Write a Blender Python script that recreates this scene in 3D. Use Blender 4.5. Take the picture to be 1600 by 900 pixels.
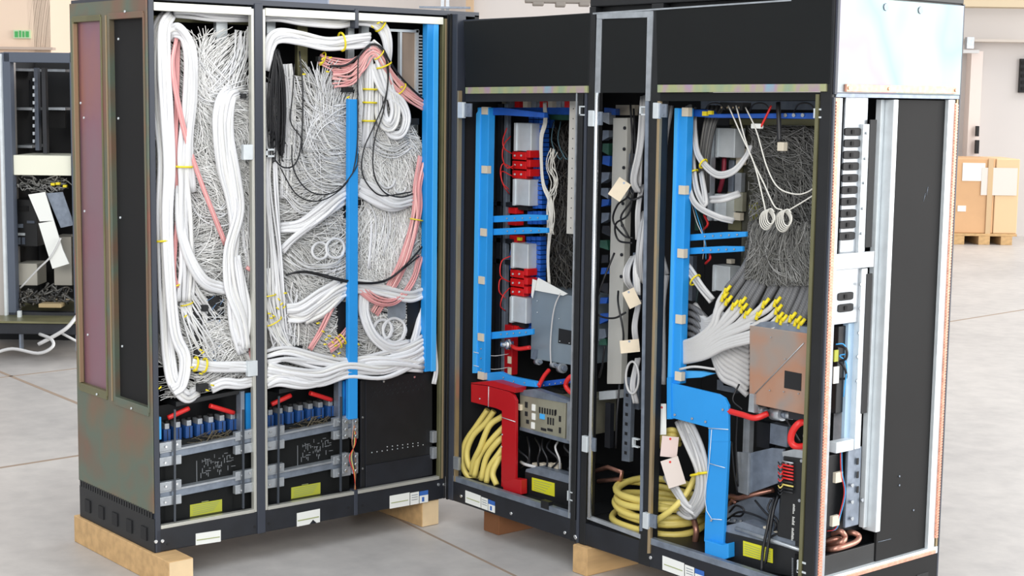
import bpy, math, random
from mathutils import Vector, Matrix, noise as mnoise
R_ = random.Random(7)
for o in list(bpy.data.objects): bpy.data.objects.remove(o)
SC = bpy.context.scene
COL = SC.collection

# ------------------------------------------------------------------ camera
CAM = Vector((4.6986, -3.584, 1.6362)); YAW, PITCH, ROLL, FPX = .8776, -.1212, .0138, 2459.3
FW = Vector((-math.sin(YAW)*math.cos(PITCH), math.cos(YAW)*math.cos(PITCH), math.sin(PITCH)))
_r = FW.cross(Vector((0, 0, 1))).normalized(); _u = _r.cross(FW)
RT = _r*math.cos(ROLL)+_u*math.sin(ROLL); UP = -_r*math.sin(ROLL)+_u*math.cos(ROLL)
cd = bpy.data.cameras.new('camera'); cd.sensor_width = 36; cd.lens = FPX/1600*36
cam = bpy.data.objects.new('camera', cd); COL.objects.link(cam)
M = Matrix((RT, UP, -FW)).transposed().to_4x4(); M.translation = CAM
cam.matrix_world = M; SC.camera = cam; cd.clip_end = 200

# ------------------------------------------------------------------ light
SC.view_settings.view_transform = 'Standard'; SC.view_settings.look = 'None'
SC.view_settings.gamma = 1; SC.view_settings.use_curve_mapping = False
SC.view_settings.exposure = 0.2
W = bpy.data.worlds.new('world'); SC.world = W; W.use_nodes = True
W.node_tree.nodes['Background'].inputs[0].default_value = (.93, .96, 1, 1)
W.node_tree.nodes['Background'].inputs[1].default_value = 0.72
def area(name, loc, target, sx, sy, power, col=(1, 1, 1)):
    l = bpy.data.lights.new(name, 'AREA'); l.shape = 'RECTANGLE'; l.size = sx; l.size_y = sy
    l.energy = power; l.color = col
    o = bpy.data.objects.new(name, l); COL.objects.link(o); o.location = loc
    o.rotation_euler = (Vector(target)-Vector(loc)).to_track_quat('-Z', 'Y').to_euler()
    return o
area('hall_window_light', (9.5, 8.5, 3.6), (0.5, 0, .9), 13, 7, 1500, (1, .98, .95))
area('rear_window_light', (9, -9, 5.0), (0, 0, .8), 7, 3.5, 760, (1, .97, .93))
area('overhead_fill_light', (3.2, -2.8, 7.0), (2.2, -2.0, 0), 6, 6, 190, (.88, .95, 1))  # added overhead fill, brightens the centre floor and the left wiring
area('far_window_light', (2.0, 16, 8.5), (4, 9, 0), 14, 5, 1500, (1, .97, .94))

LA, DA, LB, DB = 1.215, .587, 1.803, .611
ZB, ZT, ZT2, ZS, ZP, ZW = .10, 1.935, 1.654, .179, .2254, 1.9176
XA1, XA2, XB1, XB2 = -.811, -.4126, .7696, 1.0846

# ------------------------------------------------------------------ helpers
def ray(x, y): return (FW + RT*((x-800)/FPX) + UP*((450-y)/FPX))
def q(f, x, y, d=0.):
    r = ray(x, y)
    if f == 'A': t = (-d-CAM.x)/r.x
    elif f == 'B': t = (d-CAM.y)/r.y
    elif f == 'E': t = (LB-d-CAM.x)/r.x
    elif f == 'L': t = (-LA+d-CAM.y)/r.y
    elif f == 'F': t = (d-CAM.z)/r.z
    elif f == 'D': t = d
    return CAM + r*t
NRM = {'A': Vector((-1, 0, 0)), 'B': Vector((0, 1, 0)), 'E': Vector((-1, 0, 0)), 'L': Vector((0, 1, 0)), 'F': Vector((0, 0, -1))}
def smooth(pts, k=5):
    if len(pts) < 3: return pts
    P = [pts[0]*2-pts[1]]+pts+[pts[-1]*2-pts[-2]]; out = []
    for i in range(1, len(P)-2):
        for j in range(k):
            t = j/k; a, b, c, d = P[i-1], P[i], P[i+1], P[i+2]
            out.append(.5*((2*b)+(c-a)*t+(2*a-5*b+4*c-d)*t*t+(3*b-a-3*c+d)*t**3))
    out.append(pts[-1]); return out

class MB:
    def __init__(s): s.v = []; s.f = []; s.sm = []
    def add(s, vs, fs, sm=False):
        b = len(s.v); s.v += [tuple(v) for v in vs]; s.f += [tuple(i+b for i in f) for f in fs]; s.sm += [sm]*len(fs); return s
    def box(s, a, b):
        x0, x1 = sorted((a[0], b[0])); y0, y1 = sorted((a[1], b[1])); z0, z1 = sorted((a[2], b[2]))
        return s.add([(x0,y0,z0),(x1,y0,z0),(x1,y1,z0),(x0,y1,z0),(x0,y0,z1),(x1,y0,z1),(x1,y1,z1),(x0,y1,z1)],
                     [(0,3,2,1),(4,5,6,7),(0,1,5,4),(1,2,6,5),(2,3,7,6),(3,0,4,7)])
    def obox(s, c, ax, ay, az):
        c, ax, ay, az = map(Vector, (c, ax, ay, az))
        vs = [c+ax*i+ay*j+az*k for k in (-1, 1) for i, j in ((-1,-1),(1,-1),(1,1),(-1,1))]
        fs = [(0,3,2,1),(4,5,6,7),(0,1,5,4),(1,2,6,5),(2,3,7,6),(3,0,4,7)]
        if ax.cross(ay).dot(az) < 0: fs = [f[::-1] for f in fs]
        return s.add(vs, fs)
    def pbox(s, f, x0, y0, x1, y1, d, t=.02):
        # box standing on face f, its near face seen at these pixels
        xm, ym = (x0+x1)/2, (y0+y1)/2
        a, b = q(f, x0, ym, d), q(f, x1, ym, d); z0, z1 = q(f, xm, y1, d).z, q(f, xm, y0, d).z
        n = NRM[f]*t
        return s.box((a.x, a.y, z0), (b.x+n.x, b.y+n.y, z1))
    def poly(s, f, pts, d, t=.01):
        P = [q(f, x, y, d) for x, y in pts]; n = len(P); N = NRM[f]*t
        vs = P+[p+N for p in P]
        area_ = sum(((P[i]-P[0]).cross(P[(i+1) % n]-P[0]) for i in range(n)), Vector())
        fs = [tuple(range(n)), tuple(range(2*n-1, n-1, -1))]+[(i+n, (i+1) % n+n, (i+1) % n, i)[::1] for i in range(n)]
        if area_.dot(N) > 0: fs = [g[::-1] for g in fs]
        return s.add(vs, fs)
    def tube(s, pts, r, n=6, caps=True, taper=None):
        pts = [Vector(p) for p in pts]; m = len(pts)
        if m < 2: return s
        T = [(pts[min(i+1, m-1)]-pts[max(i-1, 0)]).normalized() for i in range(m)]
        if T[0].length == 0: return s
        ref = Vector((0, 0, 1)) if abs(T[0].z) < .9 else Vector((1, 0, 0))
        nn = T[0].cross(ref).normalized(); vs = []
        for i in range(m):
            nn = (nn-T[i]*nn.dot(T[i])); nn = nn.normalized() if nn.length > 1e-6 else T[i].orthogonal().normalized()
            bb = T[i].cross(nn); rr = r*(taper[i] if taper else 1)
            for k in range(n):
                a = 2*math.pi*k/n; vs.append(pts[i]+nn*math.cos(a)*rr+bb*math.sin(a)*rr)
        fs = [(i*n+k, i*n+(k+1) % n, (i+1)*n+(k+1) % n, (i+1)*n+k) for i in range(m-1) for k in range(n)]
        s.add(vs, fs, True)
        if caps:
            b = len(s.v)-len(vs); s.f += [tuple(b+k for k in range(n))[::-1], tuple(b+(m-1)*n+k for k in range(n))]; s.sm += [False]*2
        return s
    def tp(s, f, pts, r, n=6, k=5):
        return s.tube(smooth([q(f, p[0], p[1], p[2]) for p in pts], k), r, n)
    def cyl(s, p, ax, h, r, n=12):
        p = Vector(p); ax = Vector(ax).normalized(); return s.tube([p, p+ax*h], r, n)
    def dot(s, f, x, y, d, r=.004, h=.004):
        p = q(f, x, y, d); return s.cyl(p, -NRM[f], h, r, 8)
    def build(s, name, mat, parent=None, bev=0, ploc=None, mb=None):
        me = bpy.data.meshes.new(name); vs = s.v
        xs, ys, zs = zip(*vs); c = Vector(((min(xs)+max(xs))/2, (min(ys)+max(ys))/2, min(zs)))
        me.from_pydata([(v[0]-c.x, v[1]-c.y, v[2]-c.z) for v in vs], [], s.f)
        me.polygons.foreach_set('use_smooth', s.sm); me.materials.append(mat)
        o = bpy.data.objects.new(name, me); COL.objects.link(o); o.location = c
        if parent:
            w = parent.location.copy(); p = parent.parent
            while p: w += p.location; p = p.parent
            o.parent = parent; o.location = c-w
        if bev:
            b = o.modifiers.new('bevel', 'BEVEL'); b.width = bev; b.segments = 2; b.limit_method = 'ANGLE'
        return o
def tag(o, label=None, cat=None, group=None, kind=None):
    for k, v in (('label', label), ('category', cat), ('group', group), ('kind', kind)):
        if v: o[k] = v
    return o
def empty(name, loc, label, cat, group=None, kind=None):
    o = bpy.data.objects.new(name, None); COL.objects.link(o); o.location = Vector(loc); o.empty_display_size = .1
    return tag(o, label, cat, group, kind)
def copy_tree(o, parent=None, off=None):
    c = o.copy(); COL.objects.link(c)
    if parent: c.parent = parent
    if off: c.location = o.location+Vector(off)
    for ch in o.children: copy_tree(ch, c)
    return c

# ------------------------------------------------------------------ materials
def srgb(c):
    return tuple(((v/255)/12.92 if v/255 <= .04045 else ((v/255+.055)/1.055)**2.4) for v in c)+(1,)
MATS = {}
def mat(name, col, rough=.5, metal=0., var=0., scale=8., spec=.5, col2=None, bump=0., trans=0., stretch=(1, 1, 1)):
    if name in MATS: return MATS[name]
    m = bpy.data.materials.new(name); m.use_nodes = True; nt = m.node_tree; b = nt.nodes['Principled BSDF']
    b.inputs['Roughness'].default_value = rough; b.inputs['Metallic'].default_value = metal
    b.inputs['Specular IOR Level'].default_value = spec
    c = srgb(col); b.inputs['Base Color'].default_value = c
    if trans: b.inputs['Transmission Weight'].default_value = trans
    if var or col2 or bump:
        tc = nt.nodes.new('ShaderNodeTexCoord'); mp = nt.nodes.new('ShaderNodeMapping'); mp.inputs['Scale'].default_value = stretch
        nz = nt.nodes.new('ShaderNodeTexNoise'); nz.inputs['Scale'].default_value = scale; nz.inputs['Detail'].default_value = 6
        nt.links.new(tc.outputs['Object'], mp.inputs[0]); nt.links.new(mp.outputs[0], nz.inputs['Vector'])
        rp = nt.nodes.new('ShaderNodeValToRGB'); e = rp.color_ramp.elements
        e[0].position = .35; e[1].position = .65
        e[0].color = tuple(x*(1-var) for x in c[:3])+(1,); e[1].color = srgb(col2) if col2 else tuple(min(1, x*(1+var)) for x in c[:3])+(1,)
        nt.links.new(nz.outputs['Fac'], rp.inputs[0]); nt.links.new(rp.outputs[0], b.inputs['Base Color'])
        if bump:
            bp = nt.nodes.new('ShaderNodeBump'); bp.inputs['Strength'].default_value = bump; bp.inputs['Distance'].default_value = .01
            nt.links.new(nz.outputs['Fac'], bp.inputs['Height']); nt.links.new(bp.outputs[0], b.inputs['Normal'])
    MATS[name] = m; return m
def island(name, cols, rough=.45, metal=0., spec=.5, bumpy=False):
    m = bpy.data.materials.new(name); m.use_nodes = True; nt = m.node_tree; b = nt.nodes['Principled BSDF']
    b.inputs['Roughness'].default_value = rough; b.inputs['Metallic'].default_value = metal; b.inputs['Specular IOR Level'].default_value = spec
    g = nt.nodes.new('ShaderNodeNewGeometry'); rp = nt.nodes.new('ShaderNodeValToRGB'); e = rp.color_ramp.elements
    rp.color_ramp.interpolation = 'CONSTANT'
    for i, c in enumerate(cols):
        el = e[i] if i < 2 else e.new(i/len(cols))
        el.position = i/len(cols); el.color = srgb(c)
    nt.links.new(g.outputs['Random Per Island'], rp.inputs[0]); nt.links.new(rp.outputs[0], b.inputs['Base Color'])
    if bumpy:
        tc = nt.nodes.new('ShaderNodeTexCoord'); wv = nt.nodes.new('ShaderNodeTexWave'); wv.inputs['Scale'].default_value = 60; wv.bands_direction = 'DIAGONAL'
        bp = nt.nodes.new('ShaderNodeBump'); bp.inputs['Strength'].default_value = .4; bp.inputs['Distance'].default_value = .002
        nt.links.new(tc.outputs['Object'], wv.inputs['Vector']); nt.links.new(wv.outputs['Fac'], bp.inputs['Height']); nt.links.new(bp.outputs[0], b.inputs['Normal'])
    MATS[name] = m; return m
def rainbow(name, stops, rough=.35, metal=.7, scale=(1.2, 1.2, .5), nscale=1.6):
    # passivated zinc: smooth drift between interference colours
    m = bpy.data.materials.new(name); m.use_nodes = True; nt = m.node_tree; b = nt.nodes['Principled BSDF']
    b.inputs['Roughness'].default_value = rough; b.inputs['Metallic'].default_value = metal
    tc = nt.nodes.new('ShaderNodeTexCoord'); mp = nt.nodes.new('ShaderNodeMapping'); mp.inputs['Scale'].default_value = scale
    nz = nt.nodes.new('ShaderNodeTexNoise'); nz.inputs['Scale'].default_value = nscale; nz.inputs['Detail'].default_value = 3
    rp = nt.nodes.new('ShaderNodeValToRGB'); e = rp.color_ramp.elements
    for i, c in enumerate(stops):
        el = e[i] if i < 2 else e.new(.5)
        el.color = srgb(c)
    n = len(stops)
    for i in range(n): e[i].position = .28+.44*i/(n-1)
    for i, c in enumerate(stops): e[i].color = srgb(c)
    nt.links.new(tc.outputs['Object'], mp.inputs[0]); nt.links.new(mp.outputs[0], nz.inputs['Vector'])
    nt.links.new(nz.outputs['Fac'], rp.inputs[0]); nt.links.new(rp.outputs[0], b.inputs['Base Color'])
    MATS[name] = m; return m

charcoal = mat('charcoal_paint', (52, 57, 68), .45)
black = mat('black_paint', (20, 22, 25), .5, var=.15, scale=20)
panelblack = mat('black_panel', (14, 17, 18), .65, var=.12, scale=3, spec=.3)
greyblack = mat('grey_black_panel', (28, 28, 29), .75, var=.1, scale=3, spec=.3)
basebk = mat('base_black', (27, 30, 37), .5, var=.2, scale=14)
deep = mat('cabinet_interior', (24, 25, 28), .7)
alu = mat('aluminium_strip', (196, 196, 188), .35, .5)
white_strip = mat('white_gasket', (222, 222, 212), .5)
brass = mat('brass_gasket', (176, 156, 124), .35, .6)
olive = mat('olive_zinc', (120, 118, 88), .4, .5, var=.15, scale=5)
galv = mat('galvanised_steel', (172, 178, 184), .35, .6, var=.12, scale=30)
galvd = mat('dull_galvanised_steel', (128, 138, 152), .42, .5, var=.15, scale=30)
galvw = mat('bright_galvanised_steel', (215, 222, 226), .4, .35, var=.06, scale=20)
chrome = mat('chrome', (225, 228, 230), .18, .9)
copper = mat('copper_gasket', (214, 158, 136), .4, .35, var=.15, scale=60)
copperpipe = mat('copper_pipe', (176, 128, 112), .35, .7, var=.2, scale=12)
blue = mat('blue_paint', (38, 146, 222), .45, var=.04, scale=5)
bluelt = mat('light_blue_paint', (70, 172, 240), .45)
bluedk = mat('dark_blue_plastic', (26, 84, 176), .45, var=.15, scale=20)
red = mat('red_paint', (176, 22, 30), .38, var=.05, scale=5)
redpl = mat('red_plastic', (205, 26, 28), .35)
redcab = mat('red_cable', (214, 40, 38), .4)
cream = mat('cream_block', (205, 196, 178), .6)
paper = mat('paper_tag', (226, 212, 188), .8, var=.06, scale=20)
whitelab = mat('white_label', (232, 234, 230), .6)
yellab = mat('yellow_label', (206, 204, 40), .6)
yellab2 = mat('dull_yellow_label', (178, 182, 62), .6)
ink = mat('dark_ink', (60, 62, 50), .7)
inkw = mat('white_ink', (120, 124, 128), .7)
greenink = mat('green_print', (150, 160, 100), .7)
blueink = mat('blue_print', (50, 100, 180), .6)
tieyel = mat('yellow_tie', (226, 206, 30), .5)
wood = mat('timber', (196, 160, 112), .75, var=.12, scale=5, stretch=(6, .8, 6), bump=.1)
woodend = mat('timber_end_grain', (226, 200, 160), .8, var=.06, scale=14)
woodbr = mat('brown_timber', (128, 84, 52), .8, var=.15, scale=6)
whitec = island('white_cable', [(220, 221, 222), (228, 229, 232), (210, 211, 213), (224, 224, 222)], .42)
whitew = island('white_wire', [(246, 247, 246), (240, 240, 238), (250, 250, 250), (228, 228, 226), (244, 244, 242)], .5)
greyw = island('grey_wire', [(136, 136, 134), (112, 112, 110), (156, 156, 154), (96, 96, 94), (124, 124, 120)], .5)
darkw = island('dark_wire', [(78, 77, 74), (60, 60, 60), (98, 97, 94), (50, 50, 50), (88, 84, 78)], .55)
greyc = island('grey_cable', [(184, 185, 187), (170, 171, 173), (196, 196, 196), (178, 178, 180)], .45)
braid = island('grey_braid', [(118, 119, 121), (102, 103, 106), (134, 134, 136)], .5, bumpy=True)
blackc = mat('black_cable', (26, 27, 31), .4)
pinkw = island('pink_wire', [(226, 168, 166), (214, 150, 150), (232, 182, 178)], .45)
yelc = island('yellow_hose', [(226, 208, 118), (232, 216, 140), (214, 196, 108), (226, 200, 92)], .45)
twine = mat('white_twine', (216, 214, 206), .8)
chromate = rainbow('chromated_zinc', [(140, 92, 76), (118, 98, 82), (100, 112, 98), (120, 104, 84), (130, 96, 82), (176, 84, 72)], .42, .3, (1, 1, 1), 2.6)
pinkzinc = rainbow('pink_zinc', [(164, 112, 98), (146, 104, 118), (138, 116, 126), (158, 104, 108)], .35, .4, (1, 1, .6), 2.2)
rainbowlip = rainbow('rainbow_zinc', [(150, 182, 196), (150, 168, 140), (172, 176, 130), (176, 150, 168), (140, 176, 190)], .35, .35, (3, 3, 1), 4)
silver = rainbow('silver_zinc', [(128, 156, 142), (152, 162, 154), (124, 152, 162), (148, 138, 160), (134, 158, 146)], .5, .8, (1, 1, .7), 1.7)
coppersteel = rainbow('heat_tinted_steel', [(150, 150, 148), (164, 148, 138), (182, 138, 114), (180, 144, 124), (150, 148, 146)], .42, .4, (3, 3, 3), 1.5)
steelgrey = mat('grey_blue_steel', (138, 152, 162), .4, .35, var=.06, scale=4)
psu_beige = mat('nickel_plate', (160, 158, 140), .4, .4, var=.15, scale=8)
pcb = mat('green_board', (40, 86, 70), .5, var=.2, scale=30)
glassd = mat('smoked_plastic', (60, 66, 74), .2)
browncard = mat('brown_board', (150, 132, 116), .7, var=.08, scale=10)

# ------------------------------------------------------------------ hall
def floor_mat():
    m = bpy.data.materials.new('concrete'); m.use_nodes = True; nt = m.node_tree; b = nt.nodes['Principled BSDF']
    tc = nt.nodes.new('ShaderNodeTexCoord'); n1 = nt.nodes.new('ShaderNodeTexNoise'); n1.inputs['Scale'].default_value = .9; n1.inputs['Detail'].default_value = 8
    n2 = nt.nodes.new('ShaderNodeTexNoise'); n2.inputs['Scale'].default_value = 9; n2.inputs['Detail'].default_value = 8; n2.inputs['Roughness'].default_value = .6
    mx = nt.nodes.new('ShaderNodeMix'); mx.inputs[0].default_value = .45
    r = nt.nodes.new('ShaderNodeValToRGB'); e = r.color_ramp.elements
    e[0].position = .36; e[0].color = srgb((168, 165, 163)); e[1].position = .64; e[1].color = srgb((196, 192, 188))
    nt.links.new(tc.outputs['Object'], n1.inputs['Vector']); nt.links.new(tc.outputs['Object'], n2.inputs['Vector'])
    nt.links.new(n1.outputs['Fac'], mx.inputs[2]); nt.links.new(n2.outputs['Fac'], mx.inputs[3])
    nt.links.new(mx.outputs[0], r.inputs[0]); nt.links.new(r.outputs[0], b.inputs['Base Color'])
    b.inputs['Roughness'].default_value = .42
    return m
fm = floor_mat()
tag(MB().box((-30, -14, -.2), (16, 30, 0)).build('floor', fm), kind='structure')
joint = mat('floor_joint', (150, 132, 116), .8)
for i, (a, b, w) in enumerate([((0, 581), (118, 629), .012), ((0, 590), (118, 576), .01), ((0, 731), (122, 712), .012), ((1494, 501), (1600, 484), .012), ((600, 800), (805, 900), .006)]):
    p, r = q('F', a[0], a[1], 0), q('F', b[0], b[1], 0); n = (r-p).normalized().cross(Vector((0, 0, 1)))*w
    e1, e2 = p-(r-p)*.6 if i != 4 else p, r+(r-p)*.6
    mb = MB().add([e1-n, e2-n, e2+n, e1+n, *(v+Vector((0, 0, .0008)) for v in (e1-n, e2-n, e2+n, e1+n))], [(0,3,2,1),(4,5,6,7),(0,1,5,4),(1,2,6,5),(2,3,7,6),(3,0,4,7)])
    tag(mb.build('trim_%d' % (i+1), joint), kind='structure')
wallm = mat('hall_wall', (204, 200, 198), .8, var=.02, scale=.6)
walll = mat('hall_wall_beige', (236, 212, 190), .8, var=.02, scale=.6)
HF = Vector((-math.sin(YAW), math.cos(YAW), 0)); HR = Vector((math.cos(YAW), math.sin(YAW), 0))
def hp(right, fwd, z=0.): return Vector((CAM.x, CAM.y, 0))+HR*right+HF*fwd+Vector((0, 0, z))
def hpx(x, fwd, z=0.): return hp((x-800)/FPX*fwd, fwd, z)
def hy(y, fwd, x=800):   # height seen at pixel y on a plane this far ahead
    r = ray(x, y); return CAM.z + r.z*fwd/r.dot(HF)
def hbox(mb, x0, y0, x1, y1, fwd, th):
    xm = (x0+x1)/2; a = ray(x0, (y0+y1)/2); b = ray(x1, (y0+y1)/2)
    ra, rb = a.dot(HR)*fwd/a.dot(HF), b.dot(HR)*fwd/b.dot(HF); z0, z1 = hy(y1, fwd, xm), hy(y0, fwd, xm)
    c = hp((ra+rb)/2, fwd+th/2, (z0+z1)/2); return mb.obox(c, HR*((rb-ra)/2), HF*(th/2), Vector((0, 0, (z1-z0)/2)))
BW = 19.5; LW = 14.0
tag(MB().obox(hp(4, BW+.1, 3.5), HR*14, HF*.1, Vector((0, 0, 3.5))).build('wall_back', wallm), kind='structure')
xl = (82-800)/FPX*LW
tag(MB().obox(hp(xl-6, LW+.1, 3.5), HR*6, HF*.1, Vector((0, 0, 3.5))).build('wall_left', walll), kind='structure')
tag(MB().obox(hp(xl-.1, (LW+BW)/2, 3.5), HR*.1, HF*((BW-LW)/2), Vector((0, 0, 3.5))).build('wall_return', walll), kind='structure')
# ------------------------------------------------------------------ cabinet bodies
# ---- left cabinet (white wiring)
YB = .14     # how far the left cabinet runs on behind the corner
cabA = empty('computer_cabinet', (-DA/2, -LA/2, ZB), 'three-bay open black cabinet at the left packed with white wiring, zinc end panel', 'cabinet')
MB().box((-DA, -LA, ZB), (0, 0, ZS)).build('base_plinth', basebk, cabA, .004)
MB().box((-DA, -LA+.02, ZS), (-DA+.02, YB, ZT)).build('back_panel', deep, cabA)
MB().box((-DA+.02, YB-.02, ZS), (0, YB, ZT)).build('side_panel', deep, cabA)
MB().box((-DA, -LA, ZW+.012), (0, YB, ZT+.012)).build('top_panel', charcoal, cabA)
MB().box((-DA+.02, -LA+.03, ZS-.0), (-.02, YB-.02, ZS+.012)).build('floor_pan', black, cabA)
pw = .0125
def postA(y0, y1, m=charcoal, d0=0, d1=.05, z0=ZB, z1=ZT, nm='post'):
    return MB().box((-d0, y0, z0), (-d1, y1, z1)).build(nm, m, cabA, .002)
postA(-LA-.001, -LA+.018, charcoal, 0, .03, ZB, ZT)
postA(XA1-.016, XA1+.016, charcoal, -.004, .04)
for y in (XA1-.016-.012, XA1+.016): postA(y, y+.012, alu, 0, .02, ZS, ZW, 'gasket_strip')
postA(XA2-.008, XA2+.008, charcoal, -.003, .03, ZB, ZS+.016); postA(XA2-.008, XA2+.008, charcoal, -.003, .03, ZW-.05, ZT)
postA(-.03, -.018, olive, 0, .02, ZS, ZW, 'gasket_strip'); postA(-.018, -.009, brass, 0, .018, ZS, ZW, 'gasket_strip'); postA(-.009, .0, black, -.002, .04, ZB, ZT)
for a, b in ((-LA+.018, XA1-.028), (XA1+.028, XA2-.008), (XA2+.008, -.03)):
    MB().box((.002, a, ZS), (-.018, b, ZS+.012)).build('gasket_strip', alu, cabA, .001)
    MB().box((.003, a, ZW-.022), (-.02, b, ZW+.004)).build('gasket_strip', white_strip, cabA, .001)
# base detail: bolts and feet on the end
for x, y in ((243, 846), (253, 845), (684.5, 757), (693, 757)): MB().dot('A', x, y, 0, .006, .005).build('bolt', chrome, cabA)
for x, y in ((262, 850), (398, 823), (420, 818), (544, 793), (566, 790)): MB().dot('A', x, y, .001, .005, .003).build('bolt_hole', deep, cabA)
# end panel with two slots, facing the left of the photo
mb = MB(); zlo = .235
def Lx(x, y): return q('L', x, y, 0).x
s1l, s1r = Lx(122, 300), Lx(165, 300); s2l, s2r = Lx(177, 300), Lx(231, 300)
zt1, zb1 = q('L', 140, 27, 0).z, q('L', 150, 612, 0).z
zt2, zb2 = q('L', 200, 22, 0).z, q('L', 205, 634, 0).z
Y0, Y1 = -LA-.006, -LA+.02
for a, b, c, d in ((-DA, s1l, zlo, ZT), (s1r, s2l, zlo, ZT), (s2r, -.006, zlo, ZT), (s1l, s1r, zlo, zb1), (s1l, s1r, zt1, ZT), (s2l, s2r, zlo, zb2), (s2l, s2r, zt2, ZT)):
    mb.box((a, Y0, c), (b, Y1, d))
mb.build('end_panel', chromate, cabA)
MB().box((s1l, -LA+.006, zb1), (s1r, -LA+.02, zt1)).build('slot_insert', pinkzinc, cabA)
MB().box((s2l, -LA+.008, zb2), (s2r, -LA+.02, zt2)).build('slot_insert', greyblack, cabA)
for (l, r, zb_, zt_, m) in ((s1l, s1r, zb1, zt1, olive), (s2l, s2r, zb2, zt2, olive)):
    t = .011; fr = MB()
    fr.box((l-.004, Y0-.006, zb_), (l+t, -LA+.01, zt_)); fr.box((r-.004, Y0-.004, zb_), (r+.004, -LA+.01, zt_))
    fr.box((l, Y0-.005, zb_-.012), (r, -LA+.01, zb_+.018)); fr.box((l, Y0-.005, zt_-.015), (r, -LA+.01, zt_+.006))
    fr.build('slot_frame', chromate if m is olive and l == s2l else olive, cabA, .002)
MB().box((s1l+.012, Y0-.008, zb1+.02), (s1l+.018, -LA, zt1-.02)).build('gasket_strip', brass, cabA)
MB().box((s2l-.012, Y0-.008, zb2), (s2l-.004, -LA, zt2)).build('gasket_strip', brass, cabA)
for x, y in ((127, 161), (132, 184), (133, 330), (138, 523), (186, 61), (186, 185), (189, 340), (192, 541), (152, 616), (206, 638), (196, 18)): MB().dot('L', x, y, -.012, .004, .004).build('screw', galvw, cabA)
for x, y in ((167, 46), (172, 316), (177, 620)): MB().pbox('L', x-2, y-6, x+2, y+6, -.0075, .004).build('keyhole', deep, cabA)
# black toothed base rail under the end panel
mb = MB().box((-DA, -LA-.004, ZB), (-.004, -LA+.02, .215))
for i in range(30): mb.box((-DA+.01+i*.019, -LA-.007, .215), (-DA+.022+i*.019, -LA+.01, .238))
mb.build('base_rail', black, cabA)
for i in range(5): MB().box((-DA+.05+i*.11, -LA-.008, .13), (-DA+.09+i*.11, -LA, .175)).build('rail_slot', deep, cabA)
# struts painted blue
p = MB().pbox('A', 545, 155, 559.5, 655, -.004, .02); p.build('blue_post', blue, cabA, .002)
p = MB().pbox('A', 666, 37, 683, 580, .004, .03); p.build('blue_post', blue, cabA, .002)
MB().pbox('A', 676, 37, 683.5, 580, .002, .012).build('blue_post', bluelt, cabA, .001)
# inner posts, pale green-grey, behind the wiring
for x, y0, y1, w, m in ((347, 34, 100, 9, galvw), (424, 32, 70, 7, galvw), (549, 25, 95, 5, galvw), (571, 38, 70, 6, galvw), (473, 40, 130, 8, olive)):
    MB().pbox('A', x-w, y0, x+w, y1, .10, .02).build('inner_post', m, cabA, .002)
MB().pbox('A', 238, 28, 398, 36, .2, .03).build('cross_rail', olive, cabA)
MB().pbox('A', 412, 30, 690, 46, .25, .03).build('cross_rail', greyblack, cabA)
MB().pbox('A', 368, 150, 394, 156, .05, .1).build('shelf_bracket', galv, cabA); MB().pbox('A', 374, 300, 394, 306, .05, .1).build('shelf_bracket', black, cabA)
for x, y in ((389, 238), (396, 576)):
    MB().pbox('A', x-8, y-12, x+7, y+12, -.006, .02).build('latch', galvw, cabA, .002)
def latch(f, x, y, w, h, par, d=-.004):
    mb = MB(); t = max(1.6, w*.22)
    mb.pbox(f, x-w/2, y-h/2, x-w/2+t, y+h/2, d, .012).pbox(f, x-w/2, y-h/2, x+w/2, y-h/2+t, d, .012).pbox(f, x-w/2, y+h/2-t, x+w/2, y+h/2, d, .012)
    return mb.build('latch', galvw, par)
latch('A', 422, 239, 13, 13, cabA, .006)
# rack of brown boards in a white frame, right of the wiring
rk = empty('board_rack', q('A', 642, 150, .1), 'brown board in a white frame, upper right of the white-wired cabinet', 'board rack')
MB().pbox('A', 628, 50, 652, 150, .08, .02).build('brown_board', browncard, rk)
mb = MB().pbox('A', 608, 46, 655, 50, .07, .015).pbox('A', 650, 46, 654, 160, .07, .015).pbox('A', 625, 50, 628, 125, .07, .015)
for i in range(22): mb.pbox('A', 655, 55+i*5, 660, 57.5+i*5, .07, .01)
mb.build('frame', galvw, rk)
for x in (632, 636, 640, 644, 648, 652): MB().pbox('A', x-1.2, 190, x+1.2, 262, .09, .02).build('rib', galv, rk)

# ---- red-bracket cabinet (first bay of the right wing)
cabB = empty('computer_cabinet', (XB1/2, DB/2, ZB), 'open black cabinet in the corner with a red bracket and yellow hoses inside', 'cabinet')
XE = XB1-.004
MB().box((.002, 0, ZB), (XE, DB, ZS)).build('base_plinth', basebk, cabB, .004)
ZTB = 1.914
MB().box((.002, DB-.02, ZS), (XE, DB, ZTB)).build('back_panel', deep, cabB)
MB().box((.002, .03, ZS), (.02, DB-.02, ZTB)).build('side_panel', deep, cabB)
MB().box((.002, .03, ZTB-.02), (XE, DB, ZTB)).build('top_panel', charcoal, cabB)
MB().box((.02, .02, ZS), (XE, DB-.02, ZS+.01)).build('floor_pan', black, cabB)
MB().box((.002, -.002, ZB), (.05, .04, ZT)).build('post', charcoal, cabB, .003)
MB().box((.012, -.006, ZB), (.022, 0, ZT)).build('post_ridge', black, cabB)
def stripB(x0, y0, x1, y1, m, par, d=-.003, t=.015, nm='gasket_strip'): return MB().pbox('B', x0, y0, x1, y1, d, t).build(nm, m, par, .001)
MB().poly('B', [(724, 33), (922, 20), (919, 136), (727, 136)], -.004, .03).build('door_panel', panelblack, cabB, .003)
MB().poly('B', [(727, 136.5), (917, 134), (917, 145), (727, 146.5)], -.010, .02).build('rainbow_lip', rainbowlip, cabB, .001)
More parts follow.
